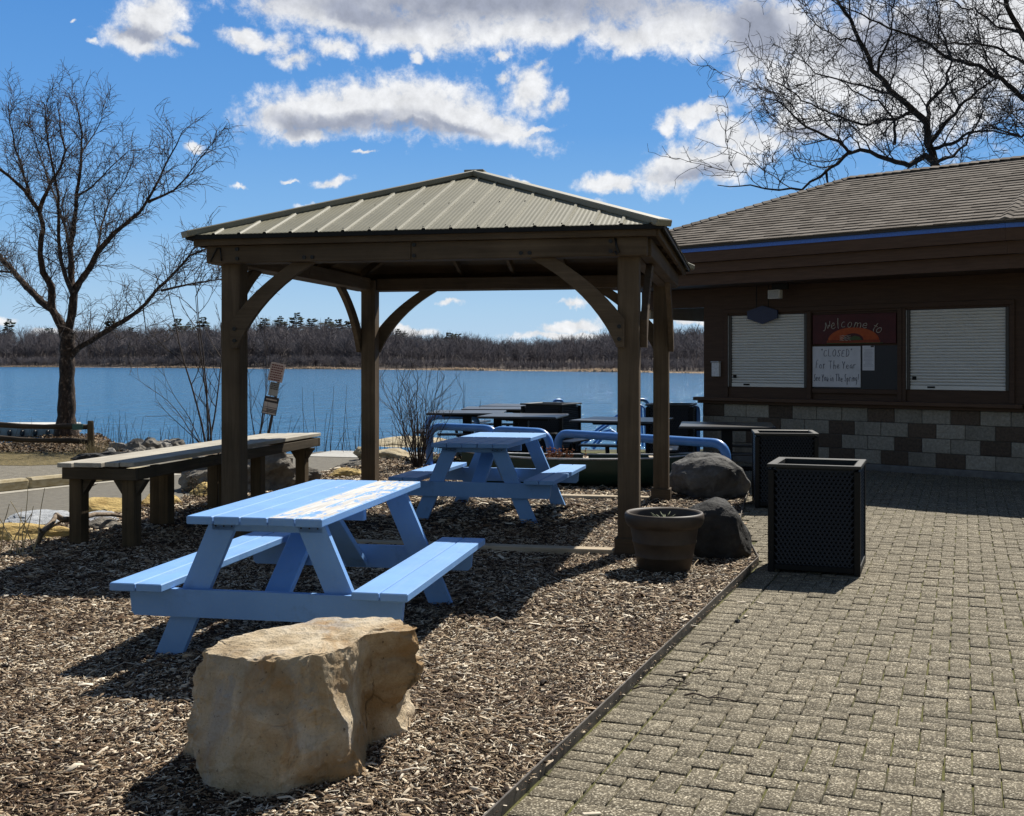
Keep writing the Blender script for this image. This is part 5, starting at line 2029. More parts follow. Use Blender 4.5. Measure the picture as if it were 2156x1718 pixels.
def birch():
    D0 = 24.3
    base = at(140, 917)
    t = empty('shore_tree', base)
    tag(t, 'tall bare multi-stemmed tree with shaggy bark by the rail fence at the lake', 'tree')
    r = random.Random(21)
    tr, cr = Twigs(), Twigs()

    def P(x, y, dy=0.0):
        return pd(x, y, D0 + dy) - base
    # stem and leaders: points, start and end radius, depth drift
    limbs = [
        ([(140, 925, 0), (139, 900, 0), (140, 850, 0), (141, 780, 0), (142, 735, 0), (143, 700, 0)], 0.185, 0.155, 10),
        ([(141, 725, 0), (131, 691, 0.05), (110, 651, 0.15), (90, 637, 0.3), (57, 604, 0.7), (30, 574, 1.0), (0, 540, 1.4), (-40, 500, 1.8), (-75, 440, 2.2), (-95, 370, 2.4)], 0.15, 0.03, 8),
        ([(110, 651, 0.15), (107, 606, 0.0), (90, 574, -0.2), (87, 534, -0.4), (90, 484, -0.6), (80, 444, -0.8), (52, 401, -1.0), (20, 372, -1.2), (-10, 350, -1.3), (-40, 300, -1.5)], 0.12, 0.03, 8),
        ([(82, 444, -0.8), (97, 407, -1.0), (108, 380, -1.1), (127, 351, -1.2), (138, 318, -1.2), (128, 285, -1.3), (127, 250, -1.3), (120, 215, -1.4)], 0.07, 0.012, 6),
        ([(60, 410, -0.9), (45, 350, -0.6), (30, 310, -0.4), (22, 260, -0.3), (18, 215, -0.2)], 0.05, 0.01, 6),
        ([(143, 705, 0), (152, 658, -0.05), (156, 617, -0.1), (150, 574, 0.1), (147, 521, 0.2), (157, 467, 0.2), (162, 411, 0.3), (172, 351, 0.3), (174, 284, 0.4), (167, 240, 0.4), (160, 205, 0.5)], 0.14, 0.012, 8),
        ([(154, 617, -0.1), (140, 585, -0.6), (127, 541, -1.0), (122, 480, -1.3), (124, 417, -1.5), (112, 350, -1.6), (100, 290, -1.7), (92, 215, -1.8)], 0.09, 0.012, 6),
        ([(157, 612, -0.1), (182, 574, -0.4), (204, 534, -0.7), (240, 491, -1.0), (294, 447, -1.4), (320, 407, -1.6), (334, 374, -1.7), (354, 337, -1.9), (372, 305, -2.0), (385, 275, -2.0)], 0.115, 0.012, 8),
        ([(312, 425, -1.5), (367, 401, -1.8), (401, 361, -2.0), (431, 322, -2.2), (440, 305, -2.2)], 0.045, 0.01, 6),
        ([(162, 411, 0.3), (194, 394, 0.6), (240, 345, 1.0), (270, 318, 1.2), (300, 315, 1.4)], 0.04, 0.008, 5),
        ([(174, 320, 0.35), (196, 285, 0.8), (215, 250, 1.0), (240, 235, 1.2)], 0.03, 0.008, 5),
        ([(147, 752, 0), (170, 730, -0.2), (200, 713, -0.4), (258, 677, -0.9), (307, 641, -1.3), (334, 606, -1.6), (367, 574, -1.9), (401, 538, -2.2), (435, 524, -2.5), (462, 518, -2.7)], 0.105, 0.018, 8),
        ([(340, 612, -1.6), (400, 598, -2.0), (461, 588, -2.4), (500, 600, -2.6)], 0.04, 0.010, 6),
        ([(300, 646, -1.2), (308, 690, -1.1), (312, 715, -1.1), (330, 735, -1.0)], 0.022, 0.006, 5),
        ([(30, 574, 1.0), (-10, 570, 1.5), (-50, 575, 2.0)], 0.05, 0.01, 6),
        ([(40, 690, 0.5), (20, 640, 0.8), (5, 600, 1.2)], 0.02, 0.01, 5),
        ([(147, 521, 0.2), (135, 470, 1.0), (110, 400, 1.6), (80, 320, 2.0), (60, 240, 2.2)], 0.06, 0.01, 6),
        ([(204, 534, -0.7), (215, 470, 0.0), (232, 420, 0.6), (262, 380, 1.0), (280, 340, 1.2)], 0.045, 0.01, 6),
    ]
    limbs = limbs[:15] + limbs[16:]
    for li, (pts, r0, r1, k) in enumerate(limbs):
        if li:
            r0, r1 = r0 * 0.70, r1 * 0.7
        W = [P(x, y, dy) for x, y, dy in pts]
        # resample with a little crookedness
        Q, Rr = [], []
        tot = sum((W[i + 1] - W[i]).length for i in range(len(W) - 1))
        acc = 0
        for i in range(len(W) - 1):
            L = (W[i + 1] - W[i]).length
            n = max(2, int(L / 0.12))
            for j in range(n):
                s_ = (acc + L * j / n) / tot
                p = W[i].lerp(W[i + 1], j / n)
                amp = 0.012 + 0.02 * (li > 0)
                p = p + Vector((fbm((p.x * 2, p.z * 2, li), 2), fbm((p.z * 2, li, p.x * 2), 2), 0)) * amp
                Q.append(p)
                q = r0 + (r1 - r0) * s_ ** 0.75
                # shaggy bark makes the outline ragged
                Rr.append(q * (1 + (0.10 * r.uniform(-1, 1.3) if q > 0.03 else 0)))
            acc += L
        Q.append(W[-1])
        Rr.append(r1)
        if li == 0:
            for i in range(6):
                Rr[i] *= 1 + 0.55 * (1 - i / 6) ** 2
        (tr if r0 > 0.03 else cr).add(Q, Rr, k)
        if li == 0:
            continue
        # shoots along the limb
        L0 = tot
        for i in range(2, len(Q) - 1):
            fr = i / len(Q)
            if Rr[i] > 0.085 and r.random() < 0.82:
                continue
            nsh = 1 if r.random() < 0.8 else 2
            for _ in range(nsh):
                tdir = (Q[i + 1] - Q[i - 1]).normalized()
                d1 = side_dir(r, tdir, 0.42, 0.50)
                L1 = r.uniform(0.45, 1.15) * (1 - 0.35 * fr)
                b1 = wander(r, Q[i], d1, L1, 7, 0.16, 0.03)
                ra = min(Rr[i] * 0.5, 0.0095)
                cr.add(b1, np.linspace(ra, 0.0045, 8), 4)
                for j in range(1, 8):
                    for _2 in range(2 if r.random() < 0.4 else 1):
                        td = (b1[min(j + 1, 7)] - b1[j - 1])
                        L2 = r.uniform(0.18, 0.50)
                        b2 = wander(r, b1[j], side_dir(r, td, 0.12, 0.5), L2, 5, 0.2, -0.14)
                        cr.add(b2, np.linspace(0.0050, 0.0030, 6), 3)
                        if r.random() < 0.8:
                            q = r.randint(1, 4)
                            b3 = wander(r, b2[q], side_dir(r, b2[q] - b2[q - 1], 0.0, 0.5), r.uniform(0.08, 0.28), 3, 0.2, -0.16)
                            cr.add(b3, np.linspace(0.0038, 0.0026, 4), 3)
    m = bark_mat('shaggy_bark', [(0.36, (0.022, 0.015, 0.011)), (0.56, (0.07, 0.046, 0.032)), (0.66, (0.20, 0.14, 0.10)), (0.78, (0.42, 0.33, 0.26))], 16, (1, 1, 0.6))
    tr.build('trunk', m, t)
    cr.build('crown', M_plain('twig_bark', (0.055, 0.038, 0.028), rough=0.9), t)


birch()


def locust(seed, base, D0, limbs, label, dens=1.0):
    base = Vector(base)
    limbs = [(a, b_ * 0.62, c_ * 0.9, k_) for a, b_, c_, k_ in limbs]
    t = empty('bare_tree', base)
    tag(t, label, 'tree', 'bare dark trees behind the building')
    r = random.Random(seed)
    tr, cr = Twigs(), Twigs()
    for li, (pts, r0, r1, k) in enumerate(limbs):
        W = [pd(x, y, D0 + dy) - base if len((x, y)) == 2 else None for x, y, dy in pts]
        Q, Rr = [], []
        tot = sum((W[i + 1] - W[i]).length for i in range(len(W) - 1))
        acc = 0
        for i in range(len(W) - 1):
            L = (W[i + 1] - W[i]).length
            n = max(2, int(L / 0.2))
            for j in range(n):
                s_ = (acc + L * j / n) / tot
                p = W[i].lerp(W[i + 1], j / n) + Vector((r.gauss(0, 0.025), r.gauss(0, 0.02), r.gauss(0, 0.025)))
                Q.append(p)
                Rr.append(r0 + (r1 - r0) * s_ ** 0.8)
            acc += L
        Q.append(W[-1])
        Rr.append(r1)
        tr.add(Q, Rr, k)
        for i in range(2, len(Q) - 1):
            if Rr[i] > 0.12 and r.random() < 0.6:
                continue
            if r.random() > 0.74 * dens:
                continue
            tdir = (Q[i + 1] - Q[i - 1]).normalized()
            d1 = side_dir(r, tdir, 0.14, 0.52)
            L1 = r.uniform(0.7, 2.0)
            b1 = wander(r, Q[i], d1, L1, 8, 0.20, 0.04)
            cr.add(b1, np.linspace(min(Rr[i] * 0.5, 0.018), 0.006, 9), 4)
            for j in range(1, 9):
                for _ in range(2 if r.random() < 0.5 else 1):
                    td = (b1[min(j + 1, 8)] - b1[j - 1])
                    b2 = wander(r, b1[j], side_dir(r, td, 0.08, 0.52), r.uniform(0.25, 0.85), 5, 0.27, 0.03)
                    cr.add(b2, np.linspace(0.0080, 0.0048, 6), 3)
                    for _3 in range(2):
                        q = r.randint(1, 5)
                        b3 = wander(r, b2[q], side_dir(r, b2[q] - b2[q - 1], 0.0, 0.65), r.uniform(0.10, 0.38), 3, 0.35, 0.0)
                        cr.add(b3, np.linspace(0.0058, 0.0040, 4), 3)
    tr.build('trunk', LOCUST_BARK, t)
    cr.build('crown', LOCUST_TWIG, t)


LOCUST_BARK = bark_mat('dark_bark', [(0.35, (0.016, 0.012, 0.010)), (0.6, (0.045, 0.034, 0.028)), (0.8, (0.10, 0.08, 0.065))], 10)
LOCUST_TWIG = M_plain('dark_twigs', (0.032, 0.025, 0.022), rough=0.9)
locust(31, (9.9, 26.5, 0), 26.5, [
    ([(1980, 930, 0), (1978, 600, 0), (1972, 420, 0), (1965, 345, 0), (1958, 300, 0), (1950, 262, -0.1), (1925, 235, -0.2), (1890, 200, -0.4), (1848, 160, -0.6), (1830, 130, -0.7), (1810, 85, -0.8), (1790, 45, -1.0), (1765, 5, -1.2), (1740, -40, -1.4), (1720, -90, -1.5)], 0.33, 0.02, 10),
    ([(1968, 352, 0), (1950, 330, -0.3), (1900, 345, -0.8), (1865, 335, -1.2), (1830, 318, -1.5), (1790, 322, -1.8), (1765, 300, -2.0), (1735, 285, -2.2), (1700, 268, -2.4), (1665, 240, -2.6), (1635, 215, -2.8), (1600, 205, -3.0)], 0.13, 0.012, 7),
    ([(1790, 322, -1.8), (1760, 345, -2.0), (1725, 372, -2.2), (1690, 395, -2.4), (1640, 400, -2.6), (1580, 395, -2.8), (1510, 390, -3.0)], 0.07, 0.010, 6),
    ([(1735, 368, -2.2), (1750, 395, -2.3), (1768, 412, -2.4)], 0.05, 0.012, 5),
    ([(1925, 235, -0.2), (1880, 250, -0.6), (1830, 262, -1.0), (1780, 255, -1.4), (1720, 225, -1.8), (1660, 190, -2.1), (1610, 165, -2.4)], 0.07, 0.010, 6),
    ([(1890, 200, -0.4), (1840, 190, 0.2), (1790, 175, 0.8), (1730, 160, 1.2), (1690, 130, 1.5), (1660, 110, 1.6)], 0.06, 0.010, 6),
    ([(1880, 305, -0.6), (1882, 255, -1.0), (1850, 215, -1.4), (1800, 190, -1.8), (1760, 165, -2.0)], 0.06, 0.010, 6),
    ([(1958, 300, 0), (1990, 262, 0.3), (2020, 225, 0.6), (2060, 190, 0.8), (2100, 165, 1.0), (2160, 150, 1.2)], 0.10, 0.012, 7),
    ([(1962, 315, 0), (2000, 300, -0.6), (2040, 280, -1.2), (2090, 275, -1.6), (2150, 290, -2.0)], 0.08, 0.012, 6),
    ([(1950, 262, -0.1), (1955, 220, 0.5), (1990, 180, 1.0), (2000, 130, 1.4), (1990, 80, 1.6), (1975, 30, 1.8), (1960, -30, 2.0)], 0.09, 0.012, 7),
    ([(1848, 160, -0.6), (1860, 110, -0.4), (1875, 70, -0.2), (1880, 20, 0.0), (1890, -30, 0.2)], 0.06, 0.010, 6),
    ([(1970, 340, 0), (2010, 330, 0.2), (2030, 300, 0.4), (2060, 250, 0.6), (2075, 200, 0.8)], 0.07, 0.010, 6),
    ([(1810, 85, -0.8), (1770, 80, -1.2), (1730, 60, -1.6), (1700, 30, -2.0), (1680, 10, -2.2)], 0.04, 0.008, 5),
], 'bare dark spreading tree rising straight behind the shingled roof', 1.0)
locust(57, (13.2, 27.5, 0), 27.5, [
    ([(2230, 940, 0), (2228, 600, 0), (2222, 400, 0), (2205, 240, 0), (2180, 120, 0), (2150, 70, 0), (2130, 30, -0.1), (2112, -10, -0.2), (2090, -80, -0.3)], 0.30, 0.05, 10),
    ([(2222, 400, 0), (2180, 235, -0.3), (2150, 200, -0.6), (2105, 165, -0.9), (2060, 140, -1.2), (2005, 125, -1.5), (1955, 95, -1.8), (1905, 70, -2.1), (1850, 50, -2.4), (1800, 25, -2.6), (1750, 0, -2.8)], 0.14, 0.012, 8),
    ([(2205, 240, 0), (2160, 135, -0.4), (2100, 100, -0.8), (2040, 90, -1.2), (1990, 92, -1.6), (1930, 85, -2.0)], 0.08, 0.012, 6),
    ([(2150, 70, 0), (2100, 55, -0.5), (2050, 20, -1.0), (2000, 5, -1.4), (1940, -10, -1.8)], 0.06, 0.010, 6),
    ([(2105, 165, -0.9), (2080, 130, -0.4), (2060, 80, 0.0), (2055, 30, 0.3), (2040, -20, 0.5)], 0.05, 0.010, 5),
    ([(2205, 260, 0), (2150, 290, -0.6), (2100, 270, -1.0), (2050, 262, -1.4)], 0.07, 0.010, 6),
], 'bare dark tree whose thick trunk leans in at the upper right corner', 1.0)


def shrub(loc, H, spread, n, seed, name, label, cat, mat, lean=0.0, r0=0.009):
    t = empty(name, loc)
    tag(t, label, cat)
    r = random.Random(seed)
    cr = Twigs()
    for i in range(n):
        a = r.uniform(0, 6.283)
        s_ = r.uniform(0.1, 1.0) * spread
        d = Vector((math.cos(a) * s_ + lean, math.sin(a) * s_, 1.0))
        b = Vector((math.cos(a) * 0.07 * r.random(), math.sin(a) * 0.07 * r.random(), -0.02))
        L = H * r.uniform(0.65, 1.08)
        b1 = wander(r, b, d, L, 9, 0.07, 0.02)
        cr.add(b1, np.linspace(r0, r0 * 0.28, 10), 5)
        for j in range(2, 10):
            if r.random() < 0.75:
                b2 = wander(r, b1[j], side_dir(r, b1[j] - b1[j - 1], 0.28, 0.55), min(0.75, L * r.uniform(0.12, 0.38)), 5, 0.12, 0.03)
                cr.add(b2, np.linspace(r0 * 0.42, r0 * 0.22, 6), 4)
                for q in (1, 2, 3, 4):
                    if r.random() < 0.55:
                        b3 = wander(r, b2[q], side_dir(r, b2[q] - b2[q - 1], 0.25, 0.45), L * r.uniform(0.04, 0.14), 3, 0.14, 0.02)
                        cr.add(b3, np.linspace(r0 * 0.26, r0 * 0.17, 4), 3)
    cr.build('stems', mat, t)
    return t


twig_brown = M_plain('shrub_twigs', (0.05, 0.034, 0.025), rough=0.9)
shrub(at(880, 985), 1.42, 0.50, 26, 5, 'bare_shrub', 'bare many-stemmed brown shrub beside the rear gazebo post', 'shrub', twig_brown)
shrub(at(440, 935), 3.3, 0.15, 4, 8, 'bare_sapling', 'slender bare sapling just left of the front left gazebo post', 'tree', twig_brown, 0.0, 0.021)
shrub(at(430, 938), 1.9, 0.7, 4, 12, 'bare_sapling', 'low spreading bare sapling at the foot of the slender one', 'tree', twig_brown, -0.35, 0.010)
shrub(at(548, 938), 2.1, 0.22, 4, 17, 'bare_shrub', 'thin bare shrub between the gazebo post and the leaning sign post', 'shrub', twig_brown, 0.05, 0.011)


def tuft(name, label, cat, loc, n, H, spread, mat, seed, rad=0.004, kind=None, curve=-0.05, head=False):
    r = random.Random(seed)
    cr = Twigs()
    for i in range(n):
        a = r.uniform(0, 6.283)
        p = Vector((r.gauss(0, spread * 0.35), r.gauss(0, spread * 0.35), -0.02))
        d = Vector((math.cos(a) * 0.35 * r.random(), math.sin(a) * 0.35 * r.random(), 1))
        L = H * r.uniform(0.4, 1.05)
        b = wander(r, p, d, L, 6, 0.10, curve)
        cr.add(b, np.linspace(rad, rad * 0.4, 7), 4)
        if head:
            for q in range(3, 7):
                for _ in range(3):
                    cr.add(wander(r, b[q], side_dir(r, Vector((0, 0, 1)), 0.1, 0.8), L * 0.10, 2, 0.3, 0), np.linspace(rad * 0.9, rad * 1.4, 3), 3)
    o = cr.build(name, mat)
    o.location = loc
    return tag(o, label, cat, None, kind)


straw = M_plain('dry_straw', (0.42, 0.33, 0.18), rough=0.9)
rust = M_plain('rust_weeds', (0.22, 0.085, 0.035), rough=0.9)
dark_weed = M_plain('dark_weeds', (0.05, 0.035, 0.022), rough=0.9)
tuft('dry_weeds', 'rusty dry weeds growing out of the green canoe', 'weeds', (0.52, 14.42, 0.26), 70, 0.24, 0.42, rust, 3, 0.005, head=True)
tuft('dry_weeds', 'dark dry seed heads beside the second yellow stone, left of the gazebo post', 'weeds', at(425, 1052), 7, 0.36, 0.30, dark_weed, 5, 0.005, head=True)
tuft('grass_tuft', 'straw coloured grass tuft at the foot of the rail fence post', 'grass tuft', at(190, 957), 120, 0.26, 0.42, straw, 7, 0.006, kind='stuff')
tuft('dry_stalks', 'pale dry stalks leaning at the left end of the counter', 'stalks', at(45, 1172), 9, 0.62, 0.40, straw, 11, 0.007)


def reeds():
    r = random.Random(4)
    cr = Twigs()
    for i in range(170):
        x = r.uniform(-6.2, -0.2)
        y = float(shore(np.array(x))) + r.uniform(-1.0, 0.1)
        L = r.uniform(0.15, 0.5) if r.random() < 0.75 else r.uniform(0.6, 1.4)
        b = wander(r, (x, y, -0.35), (r.gauss(0, 0.12), r.gauss(0, 0.1), 1), L + 0.3, 4, 0.06, 0.0)
        cr.add(b, np.linspace(0.006, 0.003, 5), 4)
    for i in range(160):
        x = r.uniform(-18, -5.8)
        y = float(shore(np.array(x))) + r.uniform(-1.2, 0.0)
        b = wander(r, (x, y, -0.35), (r.gauss(0, 0.15), r.gauss(0, 0.1), 1), r.uniform(0.4, 0.9), 4, 0.08, 0.0)
        cr.add(b, np.linspace(0.006, 0.003, 5), 4)
    o = cr.build('reeds', dark_weed)
    tag(o, 'thin dark reeds and stems along the near waterline', 'reeds', kind='stuff')


reeds()


def leaf_litter():
    """dry leaves and grass on the bank by the tree and along the stones"""
    n = 16000
    X = rng.uniform(-15, -4.6, n)
    Y = rng.uniform(19.6, 26, n)
    k = (Y < shore(X) - 0.7) & (np.abs(X) < 0.56 * Y)
    X, Y = X[k], Y[k]
    X2 = np.concatenate([rng.uniform(-4.9, -2.4, 3000), rng.uniform(-3.5, -0.5, 2500)])
    Y2 = np.concatenate([rng.uniform(10, 18, 3000), rng.uniform(16.2, 19.4, 2500)])
    X, Y = np.concatenate([X, X2]), np.concatenate([Y, Y2])
    k = ~(((X + 4.55) * 0.95 - (Y - 10.4) * 0.31) < 0.05) | (Y > 19.5)
    X, Y = X[k], Y[k]
    n = len(X)
    L = rng.uniform(0.03, 0.085, n)
    a = rng.uniform(0, 6.28, n)
    tl, rl = rng.normal(0, 0.4, n), rng.normal(0, 0.5, n)
    u = np.stack([np.cos(a) * np.cos(tl), np.sin(a) * np.cos(tl), np.sin(tl)], -1)
    w0 = np.stack([-np.sin(a), np.cos(a), np.zeros(n)], -1)
    up = np.cross(u, w0)
    w = w0 * np.cos(rl)[:, None] + up * np.sin(rl)[:, None]
    up = np.cross(u, w)
    t = np.clip((Y - (shore(X) - 1.3)) / 2.6, 0, 1)
    c = np.stack([X, Y, -0.03 - 1.25 * (t * t * (3 - 2 * t)) + rng.uniform(0.01, 0.06, n)], -1)

    def P(s, q, h):
        return c + u * (L * s)[:, None] + w * (L * q)[:, None] + up * (L * h)[:, None]
    V = np.stack([P(-0.5, 0, 0.1), P(-0.1, -0.3, 0.0), P(0.5, 0, 0.08), P(-0.1, 0.3, 0.0), P(-0.1, 0, -0.12)], 1).reshape(-1, 3)
    b = (np.arange(n) * 5)[:, None]
    fs = [np.concatenate([b + np.array([q]) for q in ([0, 1, 4], [1, 2, 4], [2, 3, 4], [3, 0, 4])])]
    m, nt, bs = new_mat('dead_leaves')
    col = ramp(nt, island(nt), [(0.0, (0.05, 0.03, 0.016)), (0.5, (0.17, 0.105, 0.055)), (1.0, (0.40, 0.29, 0.17))])
    nt.links.new(col, bs.inputs['Base Color'])
    bs.inputs['Roughness'].default_value = 0.85
    tag(np_mesh('leaf_litter', V, fs, m), 'dead brown leaves scattered on the lake bank and bed edge', 'leaves', kind='stuff')


leaf_litter()


# ------------------------------------------------------------------ stones along the road and the water
def slab(x0, x1, y0, y1, seed, mat, label, cat, group, h=0.13, depth=0.35, rz=R(-38)):
    """rough flat stone whose sunlit top spans photo rows y0..y1"""
    a, b = at((x0 + x1) / 2, y1, 0.0), at((x0 + x1) / 2, y0, h)
    w_ = (x1 - x0) / F * a.y
    c = (a + b) / 2
    c.z = -0.03
    return rock_obj('limestone_slab', c, (w_ * 0.60, max(0.24, (b.y - a.y) * 0.75), h + 0.03), seed, mat, label, cat, group, sub=4, rough=0.10, flat=0.10, rz=R(6), sharp=1.6)


GY = 'limestone slabs edging the road'
slab(-60, 131, 1100, 1134, 3, yellow_stone, 'yellow limestone slab under the fallen branch at the near end of the counter', 'stone', GY, h=0.15)
slab(158, 286, 1045, 1080, 6, yellow_stone, 'yellow limestone slab showing between the first two counter legs', 'stone', GY, h=0.14)
slab(304, 372, 1033, 1068, 8, yellow_stone, 'yellow limestone slab mostly behind the third counter leg', 'stone', GY, h=0.14)
slab(398, 462, 1016, 1046, 12, yellow_stone, 'yellow limestone slab with dark weeds before it, left of the gazebo post', 'stone', GY, h=0.13)
slab(688, 770, 985, 1003, 15, yellow_stone, 'yellow limestone slab past the far end of the counter', 'stone', GY, h=0.10)
slab(24, 140, 1069, 1097, 18, white_stone, 'pale bluish-white gravelly slab between road and first yellow slab', 'stone', GY, h=0.06)
slab(160, 250, 1076, 1092, 19, white_stone, 'pale flat slab under the branch between the first two counter legs', 'stone', GY, h=0.06)
slab(176, 246, 1088, 1112, 22, grey_rock, 'small rounded grey stone half sunk between the first two counter legs', 'stone', GY, h=0.08)
GL = 'limestone steps at the water behind the shrub'
pale_lime = M_noise('pale_limestone', [(0.3, (0.26, 0.20, 0.11)), (0.55, (0.45, 0.38, 0.25)), (0.8, (0.62, 0.55, 0.41))], scale=4, rough=0.9, bs=1.0, bd=0.04, fine=30, stretch=(1, 1, 4))
slab(795, 935, 916, 936, 25, pale_lime, 'long flat limestone step at the water, upper one behind the shrub', 'stone', GL, h=0.09)
slab(790, 865, 942, 965, 28, pale_lime, 'limestone step just below and left of the upper one behind the shrub', 'stone', GL, h=0.13)
slab(725, 800, 968, 984, 31, grey_rock, 'dark flat stone beside the foot of the rear gazebo post', 'stone', GL, h=0.10)
rock_obj('limestone_slab', at(765, 966), (0.14, 0.22, 0.20), 33, pale_lime, 'blocky upright limestone end left of the rear gazebo post', 'stone', GL, flat=0.6)
pale_rock = M_noise('pale_fieldstone', [(0.3, (0.16, 0.15, 0.135)), (0.55, (0.33, 0.31, 0.28)), (0.8, (0.55, 0.52, 0.47))], scale=5, rough=0.9, bs=1.0, bd=0.05, fine=22, spec=0.2)
GRR = 'riprap stones on the lake bank'
rip = [(252, 950, .28, 'low pale'), (268, 938, .20, 'dark small'), (283, 951, .30, 'grey pointed'), (300, 938, .36, 'tall dark'), (318, 947, .34, 'big rounded'), (332, 932, .26, 'brown high'), (345, 943, .30, 'pale split'), (358, 936, .24, 'small tan'), (372, 941, .28, 'low brown'), (236, 957, .22, 'flat pale'), (292, 958, .24, 'near grey'), (322, 957, .22, 'flat brown')]
for i, (x, y, s_, adj) in enumerate(rip):
    p = at(x, y)
    p.z = -0.10 - (0.12 if y < 940 else 0)
    rock_obj('riprap_stone', p, (s_ * 0.85, s_ * 0.62, s_ * 0.85), 40 + i * 3, pale_rock if ('pale' in adj or 'tan' in adj) else dark_rock if 'dark' in adj else grey_rock, adj + ' riprap stone on the bank right of the rail fence post', 'stone', GRR, rz=i * 1.3, sub=3)
rock_obj('dark_log', at(188, 968), (0.26, 0.11, 0.11), 91, black_rock, 'short black rotten log in front of the rail fence post', 'log', None, sub=3)
rock_obj('dark_log', at(232, 966), (0.42, 0.11, 0.10), 95, black_rock, 'long low black log between fence post and counter top', 'log', None, sub=3)


def branch():
    o = empty('fallen_branch', at(100, 1150))
    tw = Twigs()
    P0 = o.location

    def g(x, y, h):
        return at(x, y, h) - P0
    tw.add([g(78, 1150, 0.01), g(84, 1130, 0.10), g(92, 1117, 0.14), g(112, 1097, 0.20), g(118, 1084, 0.22)], [0.016, 0.022, 0.024, 0.022, 0.018], 7)
    tw.add([g(118, 1084, 0.22), g(132, 1094, 0.20), g(165, 1092, 0.17), g(200, 1083, 0.16), g(235, 1083, 0.12), g(268, 1088, 0.07), g(285, 1094, 0.03)], [0.024, 0.028, 0.022, 0.022, 0.020, 0.016, 0.010], 7)
    tw.add([g(90, 1119, 0.13), g(81, 1113, 0.20)], [0.014, 0.010], 6)
    tw.add([g(132, 1096, 0.18), g(105, 1112, 0.10), g(88, 1122, 0.09)], [0.010, 0.010, 0.006], 5)
    tw.build('wood', M_noise('driftwood', [(0.35, (0.10, 0.072, 0.05)), (0.7, (0.33, 0.26, 0.19))], scale=20, rough=0.9, bs=0.6, bd=0.01), o)
    tag(o, 'crooked fallen branch lying over the stones behind the first counter leg', 'branch')
    tw = Twigs()
    tw.add([g(166, 1062, -0.01), g(178, 1042, 0.12), g(192, 1024, 0.22), g(205, 1018, 0.28)], [0.007, 0.007, 0.006, 0.004], 5)
    o = tw.build('dry_weed', twig_brown)
    o.location = P0
    tag(o, 'single bent dry stem rising between the first two counter legs', 'stem')


branch()


def sticks():
    r = random.Random(15)
    spots = [(1330, 1455, 0.32, 0.2, 'thin curved grey twig lying across the edging strip'), (1440, 1468, 0.30, 0.0, 'long thin twig lying on the pavers near the edging'), (1420, 1420, 0.24, -0.4, 'forked twig on the pavers where chips spill over'),
             (1405, 1437, 0.12, -0.6, 'short dark twig lying on the pavers near the edging'), (1340, 1428, 0.26, 0.9, 'pale twig half buried in the chips beside the edging'), (1475, 1362, 0.2, 0.3, 'faint thin twig on the pavers above the others')]
    for x, y, L, a, lab in spots:
        tw = Twigs()
        p = at(x, y)
        b = wander(r, (0, 0, 0.012), (math.cos(a), math.sin(a), 0.0), L, 7, 0.14, 0.0)
        b = [Vector((q.x, q.y, 0.010 + 0.012 * (q.x * 0 + abs(math.sin(i * 1.1))))) for i, q in enumerate(b)]
        tw.add(b, np.linspace(0.0045, 0.002, 8), 5)
        tw.add(wander(r, b[3], (math.cos(a + 0.7), math.sin(a + 0.7), 0.1), L * 0.35, 3, 0.1, -0.05), np.linspace(0.003, 0.0015, 4), 4)
        o = tw.build('twig', twig_brown)
        o.location = p
        tag(o, lab, 'twig', 'twigs on the paving edge')
    # stray chips and a dark cone on the pavers
    p = at(1552, 1311)
    rock_obj('seed_pod', (p.x, p.y, 0.0), (0.016, 0.016, 0.024), 3, black_rock, 'small dark seed pod lying alone on the pavers', 'seed pod', sub=2, flat=0.6)
    for i, (x, y, L, a, lab) in enumerate([(1560, 1270, 0.06, 0.1, 'pale chip lying on the pavers closest to the black bin'), (1600, 1272, 0.05, -0.7, 'second pale chip on the pavers, right of the first by the bin'), (1569, 1300, 0.05, 1.0, 'pale chip on the pavers beside the dark seed pod'), (1441, 1425, 0.05, 1.2, 'pale chip standing up near the twigs on the pavers'), (1245, 1718, 0.07, 0.4, 'pale chip on the nearest pavers at the bottom of the photo')]):
        mb = MB()
        mb.cbox(-L / 2, L / 2, -0.008, 0.008, 0, 0.006, 0.002)
        o = mb.build('stray_chip', M_plain('pale_chip', (0.58, 0.50, 0.38), rough=0.8))
        p = at(x, y)
        o.location = (p.x, p.y, 0.006)
        o.rotation_euler = (0.12, 0.1, a)
        tag(o, lab, 'wood chip', 'stray wood chips on the pavers')


sticks()


